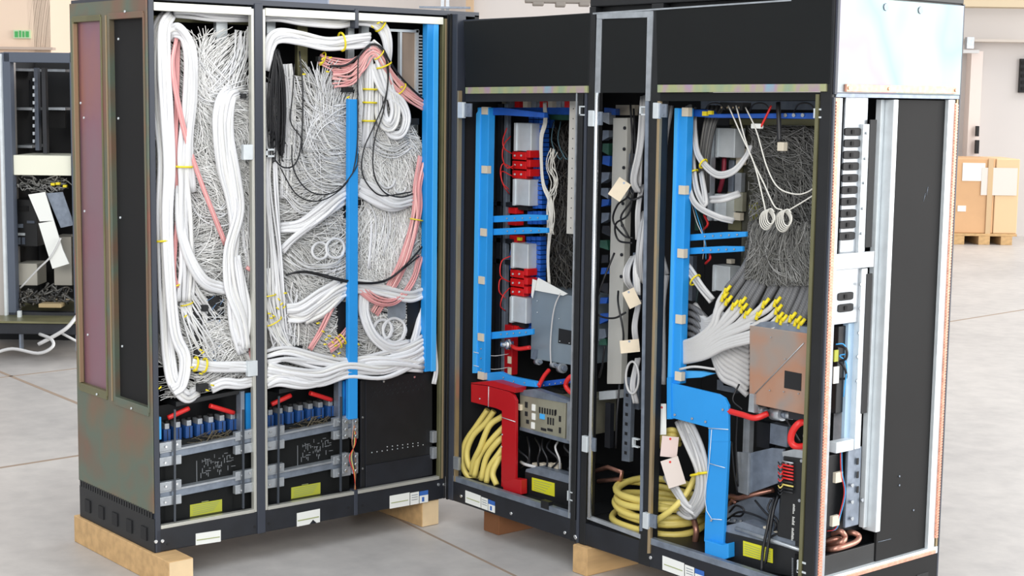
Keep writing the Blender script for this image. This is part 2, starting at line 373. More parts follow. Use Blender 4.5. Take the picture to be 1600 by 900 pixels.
MB().poly('B', [(727, 147), (912, 145), (911, 158), (727, 159)], -.002, .02).build('inner_valance', black, cabB)
MB().box((XE-.045, -.002, ZB), (XE-.02, .035, ZTB)).build('post', black, cabB, .002)
MB().box((XE-.012, -.003, ZB), (XE, .03, ZTB)).build('post', charcoal, cabB, .002)
MB().box((.058, -.004, ZS), (.066, .012, ZT2)).build('gasket_strip', brass, cabB)
MB().box((XE-.053, -.004, ZS), (XE-.047, .012, ZT2)).build('gasket_strip', galv, cabB)
MB().box((.05, -.002, ZS-.002), (XE-.04, .02, ZS+.02)).build('sill', galvd, cabB, .002)
MB().pbox('B', 845, 783, 857, 795, -.004, .02).build('sill_clip', black, cabB)
for x, y in ((722, 775), (800, 802), (884, 832), (900, 838)): MB().dot('B', x, y, 0, .006, .006).build('bolt', chrome, cabB)
def hinge(f, x, y, par, w=21, h=25):
    mb = MB(); k = MB()
    mb.pbox(f, x-w/2, y-h/2, x-w*.1, y+h/2, -.016, .016); mb.build('hinge', galvw, par, .002)
    k.pbox(f, x-w*.1, y-h*.42, x+w/2, y+h*.42, -.008, .008)
    for dx, dy in ((.3, -.25), (.3, .25)): k.dot(f, x+dx*w, y+dy*h, -.009, .003, .002)
    k.build('hinge_leaf', galvd, par, .001)
hinge('B', 725, 172, cabB); latch('B', 909, 173, 9, 15, cabB); latch('B', 890, 775, 8, 14, cabB)
MB().pbox('B', 708, 714, 716, 734, -.008, .012).build('hinge', galv, cabB, .001)

# ---- right cabinet: narrow bay + wide bay + end
cabC = empty('computer_cabinet', ((XB1+LB)/2, DB/2, ZB), 'large black cabinet at the right, bright zinc top on its end, blue bracket inside', 'cabinet')
MB().box((XB1, 0, ZB), (LB, DB, ZS)).build('base_plinth', basebk, cabC, .004)
MB().box((XB1, DB-.02, ZS), (LB-.02, DB, ZT2)).build('back_panel', deep, cabC)
MB().box((XB1, .03, ZT2+.02), (LB-.004, DB, ZT)).build('top_box', black, cabC)
mb = MB().box((XB1, .0, ZT), (LB, DB, ZT+.034)); mb.build('top_cover', black, cabC, .003)
MB().poly('B', [(926, 20), (1236, -1), (1236, 1.6), (926, 22.5)], -.006, .004).build('cover_edge', galv, cabC)
MB().box((XB1+.01, .02, ZS), (LB-.05, DB-.02, ZS+.01)).build('floor_pan', black, cabC)
MB().box((XB1, -.002, ZB), (XB1+.03, .04, ZT)).build('post', black, cabC, .002)
X2 = XB2
MB().box((X2-.022, -.002, ZB), (X2+.030, .035, ZT)).build('post', black, cabC, .002)
MB().box((LB-.045, -.003, ZB), (LB-.002, .04, ZT)).build('post', black, cabC, .003)
# narrow frame strips
def fq(pts, m, nm, par, d=-.006, t=.012): return MB().poly('B', pts, d, t).build(nm, m, par, .001)
fq([(932, 21), (1020, 17), (1020, 27), (932, 30)], galv, 'gasket_strip', cabC)
fq([(932, 30), (940, 30), (937, 145), (929, 145)], galv, 'gasket_strip', cabC)
fq([(1011, 27), (1020, 27), (1015, 158), (1008, 158)], galv, 'gasket_strip', cabC)
fq([(1008, 158), (1013, 158), (1003, 830), (999, 830)], galvd, 'gasket_strip', cabC)
fq([(917, 805), (1000, 835), (1000, 842), (917, 811)], galv, 'gasket_strip', cabC)
fq([(941, 31), (1010, 27), (1007, 145), (938, 145)], panelblack, 'door_panel', cabC, -.003)
mb = MB(); mb.tube([q('B', 933, 145, -.006), q('B', 921, 808, -.006)], .0085, 12); mb.build('door_rod', chrome, cabC)
fq([(1025, 14), (1300, -4), (1296, 131), (1027, 132)], panelblack, 'door_panel', cabC, -.004, .02)
fq([(1027, 132.5), (1290, 131), (1290, 143), (1027, 144.5)], rainbowlip, 'rainbow_lip', cabC, -.010, .02)
fq([(1031, 145), (1284, 144), (1283, 157), (1031, 158)], panelblack, 'inner_valance', cabC, -.002, .02)
fq([(1027, 158), (1031, 158), (1015, 865), (1011, 865)], brass, 'gasket_strip', cabC, -.006)
MB().box((LB-.058, -.006, ZS), (LB-.046, .02, ZT2)).build('gasket_strip', olive, cabC)
MB().box((X2+.03, -.002, ZS-.002), (LB-.05, .02, ZS+.02)).build('sill', galvd, cabC, .002)
hinge('B', 929, 185, cabC); hinge('B', 1030, 173, cabC); hinge('B', 919, 694, cabC); hinge('B', 1014, 814, cabC)
latch('B', 1004, 173, 10, 14, cabC); latch('B', 1277, 177, 12, 15, cabC); latch('B', 992, 692, 9, 14, cabC); latch('B', 1252, 886, 14, 18, cabC)
for x, y in ((1018, 871), (901, 840)): MB().dot('B', x, y, 0, .006, .006).build('bolt', chrome, cabC)
# end face
def Ey(x, y=450): return q('E', x, y, 0).y
def Ez(y, x=1400): return q('E', x, y, 0).z
def ebox(y0, y1, z0, z1, d0, d1, m, nm, bev=.001): return MB().box((LB-d0, y0, z0), (LB-d1, y1, z1)).build(nm, m, cabC, bev)
ebox(.002, DB-.004, ZT2+.004, ZT-.004, -.004, .02, silver, 'zinc_end_panel', .002)
ebox(DB-.004, DB+.004, ZB, ZT, -.002, .02, charcoal, 'post')
ebox(.0, .012, ZT2, ZT, -.006, .0, charcoal, 'corner_trim')
ebox(.045, DB-.03, ZT2+.008, ZT2+.030, -.012, -.004, copper, 'copper_gasket')
for y in (.055, .24, DB-.040): MB().cyl((LB+.011, y, ZT2+.019), (1, 0, 0), .004, .005).build('screw', brass, cabC)
for x, y in ((1384, 11), (1438, 16)): MB().dot('E', x, y, -.004, .011, .003).build('rivet', galvd, cabC)
ebox(.012, DB-.004, ZT2-.008, ZT2+.004, -.002, .01, galvd, 'seam_rail')
# vertical gaskets with finger slots
def gasket(y0, y1, z0, z1, d):
    mb = MB().box((LB-d, y0, z0), (LB-d-.003, y1, z1)); n = int((z1-z0)/.009)
    for i in range(n): mb.box((LB-d+.003, y0+.001, z0+i*.009), (LB-d, y1-.001, z0+i*.009+.006))
    mb.build('copper_gasket', copper, cabC)
ebox(.0, .009, ZP-.02, ZT2-.008, -.004, .02, charcoal, 'post')
gasket(.010, .028, ZS, ZT2-.01, -.003); ebox(.028, .044, ZS, ZT2-.01, -.001, .01, galv, 'frame_edge')
ebox(.015, .045, ZS, ZT2-.01, .0, .02, galvd, 'frame_edge')
gasket(DB-.024, DB-.010, ZP+.03, ZT2-.02, -.003)
ebox(DB-.012, DB-.003, ZP, ZT2-.008, .0, .02, brass, 'frame_edge')
ebox(DB-.055, DB-.022, ZP, ZT2-.01, .0, .015, galvw, 'frame_edge')
ebox(.035, DB-.005, ZP-.022, ZP, -.002, .02, galvw, 'frame_edge')
ebox(.035, DB-.02, ZP-.020, ZP-.008, -.006, -.002, copper, 'copper_gasket')
ebox(0, DB, ZB, ZP-.022, -.001, .02, greyblack, 'end_kick_panel', .003)
ebox(.50, .56, .125, .15, -.004, 0, deep, 'kick_slot')
# large dark side panel, thick white rail beside it
yp0 = q('E', 1383, 450, .02).y
ebox(yp0, DB-.05, ZP, ZT2-.012, .012, .022, greyblack, 'side_panel')
for x, y in ((1405, 744), (1405, 758), (1427, 797), (1433, 886)): MB().dot('E', x, y, .011, .003, .002).build('scratch_mark', galvd, cabC)
for a, b in (((1372, 847), (1392, 842)), ((1443, 315), (1446, 302)), ((1448, 305), (1450, 292))): MB().tube([q('E', *a, .0115), q('E', *b, .0115)], .0008, 4).build('scratch', galvd, cabC)
yr0 = q('E', 1370, 450, .03).y; yr1 = yp0
ebox(yr1-.024, yr1-.002, .325, ZT2-.012, -.002, .05, galvw, 'white_rail', .002)
ebox(yr0-.015, yr1-.026, .335, ZT2-.012, .03, .05, galvw, 'slotted_rail', .002)
for y in (668, 694, 721, 742, 765): MB().pbox('E', 1339, y-5, 1342, y+5, .028, .002).build('slot', deep, cabC)
for x, y in ((1330, 758), (1330, 784), (1346, 781), (1330, 810)): MB().dot('E', x, y, .03, .006, .006).build('bolt', galv, cabC)
MB().pbox('E', 1323, 700, 1344, 822, .034, .01).build('mounting_plate', galvd, cabC, .002)
MB().pbox('E', 1305, 395, 1366, 420, .004, .01).build('cross_bracket', galv, cabC, .002)
MB().pbox('E', 1307, 689, 1334, 706, .006, .03).build('cross_bracket', galvw, cabC, .002)
ebox(.05, yp0, ZP, .34, .10, .12, black, 'lower_shield')
ebox(.045, .30, ZS, ZP+.06, .015, .025, black, 'lower_shield')
MB().pbox('E', 1356, 187, 1366, 386, .018, .004).build('gap_shade_strip', deep, cabC); MB().pbox('E', 1350, 428, 1359, 645, .018, .004).build('gap_shade_strip', deep, cabC)  # dark strips painted in as the shade of the gap beside the flange
# column of slotted connector module plates
mp = empty('connector_plate', q('E', 1335, 500, .02), 'tall galvanised plate with a column of black oval sockets on the cabinet end', 'connector plate')
MB().pbox('E', 1317, 147, 1352, 395, .03, .006).build('plate', galv, mp, .001)
MB().pbox('E', 1304, 420, 1344, 505, .028, .006).build('plate', galv, mp, .001)
MB().pbox('E', 1345, 194, 1355, 395, .02, .03).build('flange', galvw, mp, .001)
MB().pbox('E', 1341, 420, 1350, 700, .02, .03).build('flange', galvw, mp, .001)
for i, y in enumerate([206, 224, 242, 260, 278.5, 297, 315, 333.5, 351, 369, 463, 481]):
    x = 1333-(y-206)*.055; x = x if i < 10 else 1321.5
    c = q('E', x, y, .026); w = .036; h = .0122
    fr = MB(); pts = []
    for k in range(24):
        a = 2*math.pi*k/24; pts.append(c+Vector((0, w*max(-1, min(1, 1.25*math.cos(a))), h*max(-1, min(1, 1.25*math.sin(a))))))
    fr.v = [tuple(p) for p in pts]+[tuple(p+Vector((-.006, 0, 0))) for p in pts]
    fr.f = [tuple(range(24))]+[(k, k+24, (k+1) % 24+24, (k+1) % 24) for k in range(24)]; fr.sm = [False]*25
    so = fr.build('socket', deep, mp)
    MB().box((c.x+.001, c.y-.008, c.z-.006), (c.x+.003, c.y+.004, c.z+.006)).build('socket_contact', greyblack, so)
for x, y in ((1352, 208), (1350, 248), (1348, 286), (1346, 326), (1344, 365), (1342, 444), (1341, 482), (1339, 520), (1337, 557), (1336, 595)): MB().dot('E', x+2, y, .018, .005, .004).build('screw', galv, mp)
MB().pbox('E', 1308, 510, 1320, 645, .05, .05).build('module', black, cabC, .002)
lb = MB().pbox('E', 1304, 547, 1310, 565, .045, .004).build('yellow_sticker', yellab2, cabC); MB().pbox('E', 1303, 573, 1311, 599, .045, .004).build('white_sticker', whitelab, cabC)
MB().pbox('E', 1322, 505, 1334, 700, .04, .02).build('pale_blue_strip', mat('pale_blue', (168, 196, 220), .5), cabC)
MB().pbox('E', 1315, 625, 1326, 690, .05, .03).build('duct', galv, cabC)
mb = MB().tp('E', [(1308, 540, .03), (1322, 545, .0), (1322, 560, .0), (1312, 565, .02), (1320, 575, .0), (1322, 590, .01), (1312, 592, .03)], .004)
tag(mb.build('black_cable', blackc), 'short black looped lead behind the copper gasket on the cabinet end', 'cable')
mb = MB().tp('E', [(1306, 538, .03), (1318, 538, .01), (1324, 552, .0), (1312, 556, .02), (1323, 570, .0), (1318, 620, .01)], .002)
tag(mb.build('blue_wire', bluelt), 'thin pale blue wire beside the short black lead on the cabinet end', 'wire')
# connectors hanging at the bottom of the end
for i, (x, y) in enumerate(((1312, 746), (1307, 814))):
    c = MB().pbox('E', x-6, y-8, x+5, y+8, .02, .012).build('white_connector', cream, None, .001)
    tag(c, ('cream plug on a thin wire pair, upper of two on the cabinet end', 'cream plug on a thin wire pair, lower of two just above the copper pipes')[i], 'connector')
for col, dx, nm, lab in (('red', -1, 'red_wire', 'thin red wire running down between the two cream plugs'), ('b', 1, 'blue_wire', 'thin blue wire running down between the two cream plugs')):
    tag(MB().tp('E', [(1314+dx, 700, .03), (1315+dx, 738, .02), (1320+dx, 770, .02), (1312+dx, 806, .02), (1306+dx, 826, .03), (1292, 830, .05)], .0014, 5).build(nm, redcab if col == 'red' else bluelt), lab, 'wire')
cp = MB()
for pts in ([(1290, 838, .1), (1312, 830, .04), (1320, 840, .03), (1312, 848, .03), (1290, 850, .1)], [(1290, 858, .1), (1303, 858, .03), (1335, 848, .02), (1342, 838, .03), (1330, 832, .05), (1318, 836, .1)], [(1290, 846, .08), (1310, 842, .05), (1320, 846, .05)]):
    cp.tp('E', pts, .009, 10)
tag(cp.build('copper_pipe', copperpipe), 'bent copper pipes looping out low at the cabinet end', 'pipe')
# ------------------------------------------------------------------ wiring helpers
def in_poly(x, y, P):
    c = False; n = len(P)
    for i in range(n):
        x0, y0 = P[i]; x1, y1 = P[(i+1) % n]
        if (y0 > y) != (y1 > y) and x < (x1-x0)*(y-y0)/(y1-y0)+x0: c = not c
    return c
def strands(f, poly, flow, n, d0, d1, r, steps=12, step=9, seed=1, jitter=.35, sides=3, curl=.12, wave=.0):
    """loose thin wires following a hand-set flow"""
    rr = random.Random(seed); mb = MB()
    xs = [p[0] for p in poly]; ys = [p[1] for p in poly]
    k = 0
    while k < n:
        x, y = rr.uniform(min(xs), max(xs)), rr.uniform(min(ys), max(ys))
        if not in_poly(x, y, poly): continue
        k += 1; off = rr.gauss(0, jitter); cv = rr.gauss(0, curl)
        d = rr.uniform(d0, d1); pts = []; L = rr.randint(steps//2, steps); dd = rr.uniform(-.0008, .0008)
        ph = rr.uniform(0, 6.3)
        for s in range(L):
            if not in_poly(x, y, poly): break
            pts.append(q(f, x, y, min(d1+.004, max(d0-.004, d+dd*s+.004*math.sin(ph+s*.7)))))
            sx = sy = sw = 0
            for (fx, fy, ax, ay, sg) in flow:
                w = math.exp(-((x-fx)**2+(y-fy)**2)/(2*sg*sg))+1e-9; l = math.hypot(ax, ay)
                sx += w*ax/l; sy += w*ay/l; sw += w
            nv = mnoise.noise(Vector((x*.016, y*.016, seed)))*.9
            a = math.atan2(sy, sx)+off+nv+cv*s+wave*math.sin(ph+s*.9)
            x += math.cos(a)*step; y += math.sin(a)*step
        if len(pts) > 2: mb.tube(pts, r*rr.uniform(.75, 1.2), sides, caps=False)
    return mb
_bn = [0]
def bundle(f, pts, wpx, n, r, m, nm, label, cat='cable bundle', ties=(), group=None, twist=.6, seed=None, k=6, loose=.25, flat=.6, tie_m=None, nmtie='cable_tie', end=1.):
    """several cables lying side by side along one path; pts = (x, y, depth[, width factor])"""
    _bn[0] += 1; rr = random.Random(seed or _bn[0]*13+5)
    path = smooth([q(f, p[0], p[1], p[2]) for p in pts], k); m_ = len(path)
    wf = []
    for i in range(len(pts)-1):
        a = pts[i][3] if len(pts[i]) > 3 else 1; b = pts[i+1][3] if len(pts[i+1]) > 3 else 1
        wf += [a+(b-a)*j/k for j in range(k)]
    wf.append(pts[-1][3] if len(pts[-1]) > 3 else 1)
    if len(pts) < 3: wf = [1]*m_
    N = NRM[f] if f in NRM else FW
    dist = (path[m_//2]-CAM).length; W2 = wpx/2*dist/FPX
    mb = MB(); lanes = []
    for j in range(n):
        lanes.append((rr.uniform(-1, 1) if n > 3 else (j-(n-1)/2)/max(1, (n-1)/2)*1.0, rr.uniform(-1, 1), rr.uniform(0, 6.3), rr.uniform(0, 6.3), rr.uniform(.5, 1.5)))
    lanes.sort()
    for j in range(n): lanes[j] = ((j+.5)/n*2-1 if n > 1 else 0,)+lanes[j][1:]
    T = [(path[min(i+1, m_-1)]-path[max(i-1, 0)]).normalized() for i in range(m_)]
    S = [t.cross(N).normalized() if t.cross(N).length > .05 else Vector((0, 0, 1)) for t in T]
    for (a, b, p1, p2, fr) in lanes:
        P = []
        for i in range(m_):
            s = i/k
            oa = a+loose*math.sin(p1+s*fr*twist*2); ob = b*.6+loose*math.sin(p2+s*fr*twist*2.3)
            P.append(path[i]+S[i]*(oa*W2*wf[i])+N*(-abs(ob)*W2*flat*wf[i]+W2*flat*.5))
        mb.tube(P, r*rr.uniform(.88, 1.12), 7)
    o = mb.build(nm, m); tag(o, label, cat, group)
    for t in ties:
        i = min(m_-2, int(t*(m_-1))); c = path[i]-N*W2*flat*.1; w = W2*wf[i]*1.15+r
        ring = [c+S[i]*math.cos(u)*w-N*math.sin(u)*(w*flat+r)*.9 for u in [x*math.pi/8 for x in range(17)]]
        MB().tube(ring, max(.0025, r*.55), 6).build(nmtie, tie_m or tieyel, o)
    return o
def cable(f, pts, r, m, nm, label, cat='cable', group=None, k=6, n=8):
    o = MB().tp(f, pts, r, n, k).build(nm, m); return tag(o, label, cat, group)

# ------------------------------------------------------------------ white thin wiring of the left cabinet
P1 = [(241, 40), (394, 40), (396, 600), (243, 628)]
F1 = [(290, 110, 1, .9, 40), (340, 110, -1, .5, 35), (380, 110, -.3, 1, 35), (360, 170, 1, .05, 40), (300, 200, .6, .8, 40), (320, 260, 1, .3, 50), (375, 260, .25, 1, 40),
      (345, 350, 1, -.5, 45), (380, 350, .3, 1, 35), (330, 440, .6, -.5, 40), (250, 200, .3, 1, 25), (250, 350, -.1, 1, 30), (250, 500, .5, 1, 30), (300, 480, .45, 1, 40), (380, 500, .1, 1, 40), (330, 530, .3, -.6, 40), (300, 600, 1, -.1, 25)]
tag(strands('A', P1, F1, 3000, .048, .078, .0016, 26, 8, 11, .16, 3, .05).build('wire_mass', whitew), 'mass of fine off-white wires filling the leftmost bay', 'wiring', kind='stuff')
P2 = [(414, 120), (548, 100), (600, 100), (664, 230), (676, 560), (420, 590)]
F2 = [(470, 150, 1, .6, 35), (520, 150, -1, .9, 30), (450, 230, .15, 1, 35), (510, 240, .9, .35, 45), (540, 290, 1, -.5, 30), (450, 320, 1, .1, 30), (530, 340, .9, -.6, 30), (600, 150, .1, 1, 40), (590, 260, .2, 1, 40),
      (480, 400, 1, .25, 35), (520, 400, 1, .5, 35), (440, 480, .15, 1, 30), (500, 460, 1, -.3, 30), (600, 350, .1, 1, 35), (580, 380, -.1, 1, 35), (630, 380, -.5, 1, 35), (480, 520, .7, .8, 35), (520, 300, 1, -.2, 30), (600, 470, 1, -.2, 35), (460, 540, 1, 0, 30)]
tag(strands('A', P2, F2, 4200, .048, .078, .0016, 26, 8, 12, .16, 3, .05).build('wire_mass', whitew), 'mass of fine white wires fanning across the middle and right bays', 'wiring', kind='stuff')
tag(strands('A', [(466, 90), (548, 90), (548, 330), (430, 300)], [(480, 130, 1, 1, 30), (530, 140, -.8, 1, 30), (480, 200, .4, 1, 30), (520, 230, .9, .35, 30), (480, 280, 1, -.1, 30), (540, 290, 1, -.6, 30)], 420, .035, .055, .0017, 30, 8, 31, .10, 3, .03).build('wire_mass', whitec), 'brighter fan of curved white wires left of the middle blue post', 'wiring', kind='stuff')
# added pale sheet close behind, filling the gaps and brightening the fine wires
MB().pbox('A', 238, 150, 392, 560, .083, .01).build('wire_panel', mat('wire_panel', (214, 214, 212), .9, var=.2, scale=40), cabA)
MB().pbox('A', 414, 215, 655, 545, .083, .01).build('wire_panel', MATS['wire_panel'], cabA)

def wb(pts, w, n, label, ties=(), r=.0070, m=None, **kw):
    return bundle('A', pts, w, n, r, m or whitec, 'cable_bundle', label, ties=ties, **kw)
G1 = None
wb([(266, 18, .08), (250, 40, .05), (243, 90, .04), (248, 160, .05), (255, 240, .04), (251, 330, .04), (256, 420, .04), (262, 500, .04), (266, 560, .04), (272, 600, .03), (292, 622, .03), (310, 612, .05)], 18, 7, 'thick white cable bundle down the far left edge of the leftmost bay', (.5,))
wb([(266, 22, .05), (256, 45, .02), (257, 110, .02), (262, 180, .02), (266, 260, .02), (262, 340, .02), (264, 430, .02), (272, 520, .02), (288, 560, .02), (284, 600, .02), (270, 612, .02)], 16, 6, 'white bundle hanging just right of the far left one, ending in a loop')
wb([(262, 60, .04), (272, 50, .02), (290, 60, .01), (298, 100, .01), (296, 170, .02), (288, 240, .02), (287, 280, .02), (288, 340, .02, 1.2), (292, 420, .03, 1.3), (290, 470, .04, 1.5)], 17, 9, 'white bundle arching over at the top and falling beside the pink wires', (.62,))
wb([(266, 45, .03), (280, 42, .0), (296, 66, .0), (303, 100, .0), (303, 150, .01), (296, 230, .01), (300, 300, .03)], 10, 4, 'slim white bundle of the leftmost bay, outer side of the top arch')
wb([(272, 16, .06), (300, 18, .05), (340, 24, .05), (398, 26, .06)], 16, 6, 'white bundle lying along the top rail of the leftmost bay')
wb([(280, 290, .03), (283, 350, .02), (296, 400, .01), (320, 440, .01), (356, 452, .03)], 13, 5, 'white bundle curving from the far left down to the right at mid height')
wb([(370, 144, .07), (352, 152, .03), (343, 190, .02), (348, 260, .02), (360, 310, .02), (366, 360, .02), (364, 420, .02), (368, 500, .02), (382, 550, .03)], 17, 6, 'white bundle dropping from the bracket and passing behind the post foot', seed=4)
wb([(374, 146, .05), (362, 156, .02), (358, 210, .02), (368, 280, .01), (372, 330, .01), (358, 390, .01), (362, 450, .01), (378, 500, .01), (384, 545, .02)], 16, 6, 'white bundle crossing over its neighbour halfway down by the first post')
wb([(368, 400, .02), (376, 440, .015), (384, 490, .015), (380, 540, .02)], 15, 5, 'short white bundle low beside the first post of the leftmost bay')
wb([(300, 568, .02), (330, 572, .01), (370, 574, .01), (394, 575, .02)], 13, 6, 'white bundle lying level above the battery box, upper of two', (.06, .25))
wb([(330, 606, .02), (350, 598, .01), (375, 600, .01), (396, 597, .02)], 13, 6, 'white bundle lying level above the battery box, lower of two')
wb([(290, 470, .05, .6), (300, 500, .04, 1), (320, 540, .05, 1.4), (330, 565, .06, 1.6)], 22, 16, 'loose fan of thin white wires low in the leftmost bay', (.1,), r=.003, loose=.5)
wb([(284, 400, .04), (300, 450, .04), (322, 490, .05), (342, 520, .06)], 20, 12, 'thin white wires spreading right above the yellow-tied fan', r=.003, loose=.4)
wb([(276, 60, .02), (270, 100, .015), (276, 150, .015), (290, 210, .012), (310, 270, .01), (334, 335, .01), (352, 382, .03)], 6, 4, 'long pink wire strip slanting across the leftmost bay', m=pinkw, r=.0035)
wb([(278, 64, .03), (276, 150, .03), (274, 250, .03), (278, 330, .03), (272, 420, .03), (276, 450, .03)], 6, 4, 'pink wire strip hanging behind the white bundles of the leftmost bay', (.98,), m=pinkw, r=.0035)
wb([(385, 418, .03), (396, 426, .03)], 5, 3, 'short pink wire stub beside the first post', m=pinkw, r=.003)
# ----- middle and right bays
wb([(412, 26, .05), (440, 24, .04), (480, 31, .04), (530, 37, .04), (556, 32, .04), (585, 34, .03), (601, 50, .03), (606, 80, .04), (602, 120, .06)], 14, 7, 'white bundle along the top rail turning down at the right', (.70,))
wb([(414, 110, .03), (422, 72, .02), (436, 58, .01), (470, 60, .01), (510, 67, .01), (545, 64, .015), (578, 62, .03)], 19, 8, 'thick white bundle running level just under the top of the middle bay', (.8,))
wb([(425, 130, .05), (424, 200, .04), (422, 300, .03), (428, 400, .03), (432, 500, .03, 1.2), (440, 545, .04, 1.3)], 20, 14, 'broad fall of white wires along the first post in the middle bay', r=.0036, loose=.5)
wb([(448, 100, .05), (452, 160, .05), (450, 230, .05), (446, 310, .05)], 20, 12, 'white wires hanging straight behind the black wire hank', r=.0036)
wb([(414, 420, .03), (420, 480, .02), (436, 520, .02), (452, 545, .02)], 22, 14, 'white wires with yellow marks at lower left of the middle bay', (.25, .55), r=.0034, loose=.5)
wb([(436, 356, .05), (470, 352, .03), (500, 332, .02), (530, 306, .02), (560, 290, .03)], 16, 7, 'white bundle rising to the right towards the middle blue post, upper one')
wb([(440, 392, .04), (460, 372, .03), (500, 342, .02), (540, 312, .03)], 11, 5, 'white bundle rising to the right towards the middle blue post, lower one')
wb([(560, 288, .03), (585, 300, .02), (615, 318, .015), (645, 312, .03)], 17, 7, 'white bundle sagging between the two blue posts at mid height')
wb([(560, 300, .03), (590, 318, .02), (612, 324, .02), (636, 318, .03)], 10, 5, 'white bundle sagging just beneath the larger one between the blue posts')
wb([(450, 494, .04), (475, 496, .02), (500, 478, .015), (530, 456, .015), (560, 448, .02), (600, 456, .02), (640, 464, .02), (662, 456, .03)], 17, 7, 'white bundle passing behind the middle blue post at lower height')
wb([(448, 484, .03), (470, 480, .02), (500, 458, .015), (530, 440, .02)], 12, 5, 'white bundle curving up to the right above the pink ends')
wb([(476, 500, .03), (506, 486, .02), (536, 460, .02)], 12, 5, 'short white bundle under the curving one, left of the blue post')
for i, (x, y, s) in enumerate(((500, 392, 12), (524, 388, 14))):
    pts = [(x+math.cos(a)*s*(1+.06*math.sin(a*2.3)), y+math.sin(a)*s*1.1, .03-.01*math.sin(a)) for a in [j*.7 for j in range(20)]]
    cable('A', pts, .0045, whitec, 'cable_coil', ('small white cable coil left of the middle blue post, the left one', 'small white cable coil touching the middle blue post')[i], 'cable coil')
for i, (x, y, s) in enumerate(((605, 282, 11), (625, 292, 9))):
    pts = [(x+math.cos(a)*s*(1+.06*math.sin(a*2.3)), y+math.sin(a)*s*1.1, .05-.01*math.sin(a)) for a in [j*.7 for j in range(16)]]
    cable('A', pts, .004, whitec, 'cable_coil', ('round white cable coil between the blue posts, the left one', 'smaller white cable coil next to the pink wires')[i], 'cable coil')
wb([(576, 70, .03), (578, 120, .03), (577, 180, .03), (574, 230, .04)], 14, 6, 'white bundle hanging straight from the top hook between the blue posts', (.45, .6, .75))
wb([(578, 70, .02), (595, 90, .02), (608, 130, .02), (618, 170, .02), (610, 195, .02), (596, 180, .03), (592, 140, .04), (596, 110, .05)], 18, 7, 'fat white cable loop below the hook, right of the straight bundle', (.2,), r=.006)
wb([(584, 100, .03), (600, 140, .02), (625, 160, .02), (635, 185, .02), (628, 208, .02), (612, 210, .03), (600, 190, .04)], 12, 5, 'outer white cable loop reaching towards the right blue post')
wb([(560, 100, .05), (568, 150, .05), (566, 195, .05), (572, 260, .06)], 14, 6, 'white wires looped just right of the middle blue post', r=.005)
wb([(570, 240, .06), (572, 300, .05), (585, 340, .05), (578, 420, .05)], 22, 9, 'white wires falling behind the sagging bundle', r=.0042, loose=.4)
wb([(590, 330, .06), (598, 370, .05), (612, 400, .05), (622, 425, .05)], 16, 7, 'white wires slanting towards the pink bundle from the left', r=.0042, loose=.3)
wb([(618, 330, .06), (628, 355, .05), (634, 385, .05), (622, 415, .05)], 14, 6, 'white wires behind the pink bundle at mid height', r=.0042, loose=.3)
wb([(570, 455, .03), (572, 490, .02), (585, 525, .015), (610, 545, .015), (640, 540, .02)], 16, 7, 'white bundle curling down right of the middle blue post')
for i, (x, y, s) in enumerate(((598, 515, 14), (616, 516, 17))):
    pts = [(x+math.cos(a)*s*(1+.08*math.sin(a*2.3)), y+math.sin(a)*s*1.1, .03-.012*math.sin(a)) for a in [j*.7 for j in range(20)]]
    cable('A', pts, .0055, whitec, 'cable_coil', ('lower white cable coil near the level bundles, left one', 'lower white cable coil near the black gap, right one')[i], 'cable coil')
wb([(416, 562, .02), (450, 556, .01), (500, 566, .005), (545, 570, .01), (590, 560, .01), (640, 548, .01), (664, 535, .02)], 22, 8, 'white bundle lying level on the boxes, uppermost of three')
wb([(418, 575, .01), (460, 585, -.0), (500, 590, .0), (545, 578, .0), (600, 582, .0), (650, 560, .01), (666, 548, .02)], 22, 8, 'white bundle lying level on the boxes, middle of three')
wb([(416, 600, .01), (440, 592, .005), (480, 596, .0), (520, 588, .0), (560, 568, .005), (610, 566, .0), (662, 572, .01)], 18, 7, 'white bundle lying level on the boxes, lowest of three')
wb([(676, 300, .02), (680, 400, .02), (679, 520, .015), (682, 575, .01), (678, 600, .01)], 6, 3, 'white bundle hanging behind the right blue post', r=.005)
wb([(656, 440, .06), (660, 480, .05), (650, 525, .03), (640, 545, .02)], 10, 5, 'white bundle bending past the black gap near the right blue post')
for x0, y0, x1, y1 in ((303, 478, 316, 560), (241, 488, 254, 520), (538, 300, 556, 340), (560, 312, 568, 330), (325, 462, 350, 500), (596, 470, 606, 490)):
    MB().pbox('A', x0, y0, x1, y1, .046, .01).build('gap_shade', deep, cabA)  # dark plates painted in for the shade between the bundles
def sw(pts, w, n, label, r=.0019): return bundle('A', pts, w, n, r, whitec, 'wire_sweep', label, 'wires', loose=.35)
sw([(470, 118, .045), (478, 150, .04), (500, 175, .035), (545, 190, .04)], 26, 12, 'loose white wires curving from the top left towards the middle blue post top')
sw([(545, 170, .04), (520, 180, .035), (495, 200, .035), (476, 235, .04)], 22, 10, 'loose white wires crossing below the pink fan')
sw([(470, 190, .045), (478, 240, .04), (500, 275, .036), (545, 285, .04)], 40, 20, 'broad sweep of fine white wires left of the middle blue post')
sw([(485, 170, .045), (495, 215, .04), (515, 240, .036), (548, 235, .04)], 26, 12, 'fine white wires bending right to the middle blue post')
sw([(446, 300, .045), (470, 325, .042), (500, 322, .042), (540, 296, .045)], 20, 9, 'fine white wires sagging above the upper rising bundle')
sw([(450, 400, .045), (480, 420, .042), (520, 418, .042), (545, 405, .045)], 22, 10, 'fine white wires sagging under the two small coils')
sw([(290, 60, .06), (310, 90, .05), (335, 120, .045), (358, 140, .05)], 20, 10, 'fine white wires sloping down right from the top arch')
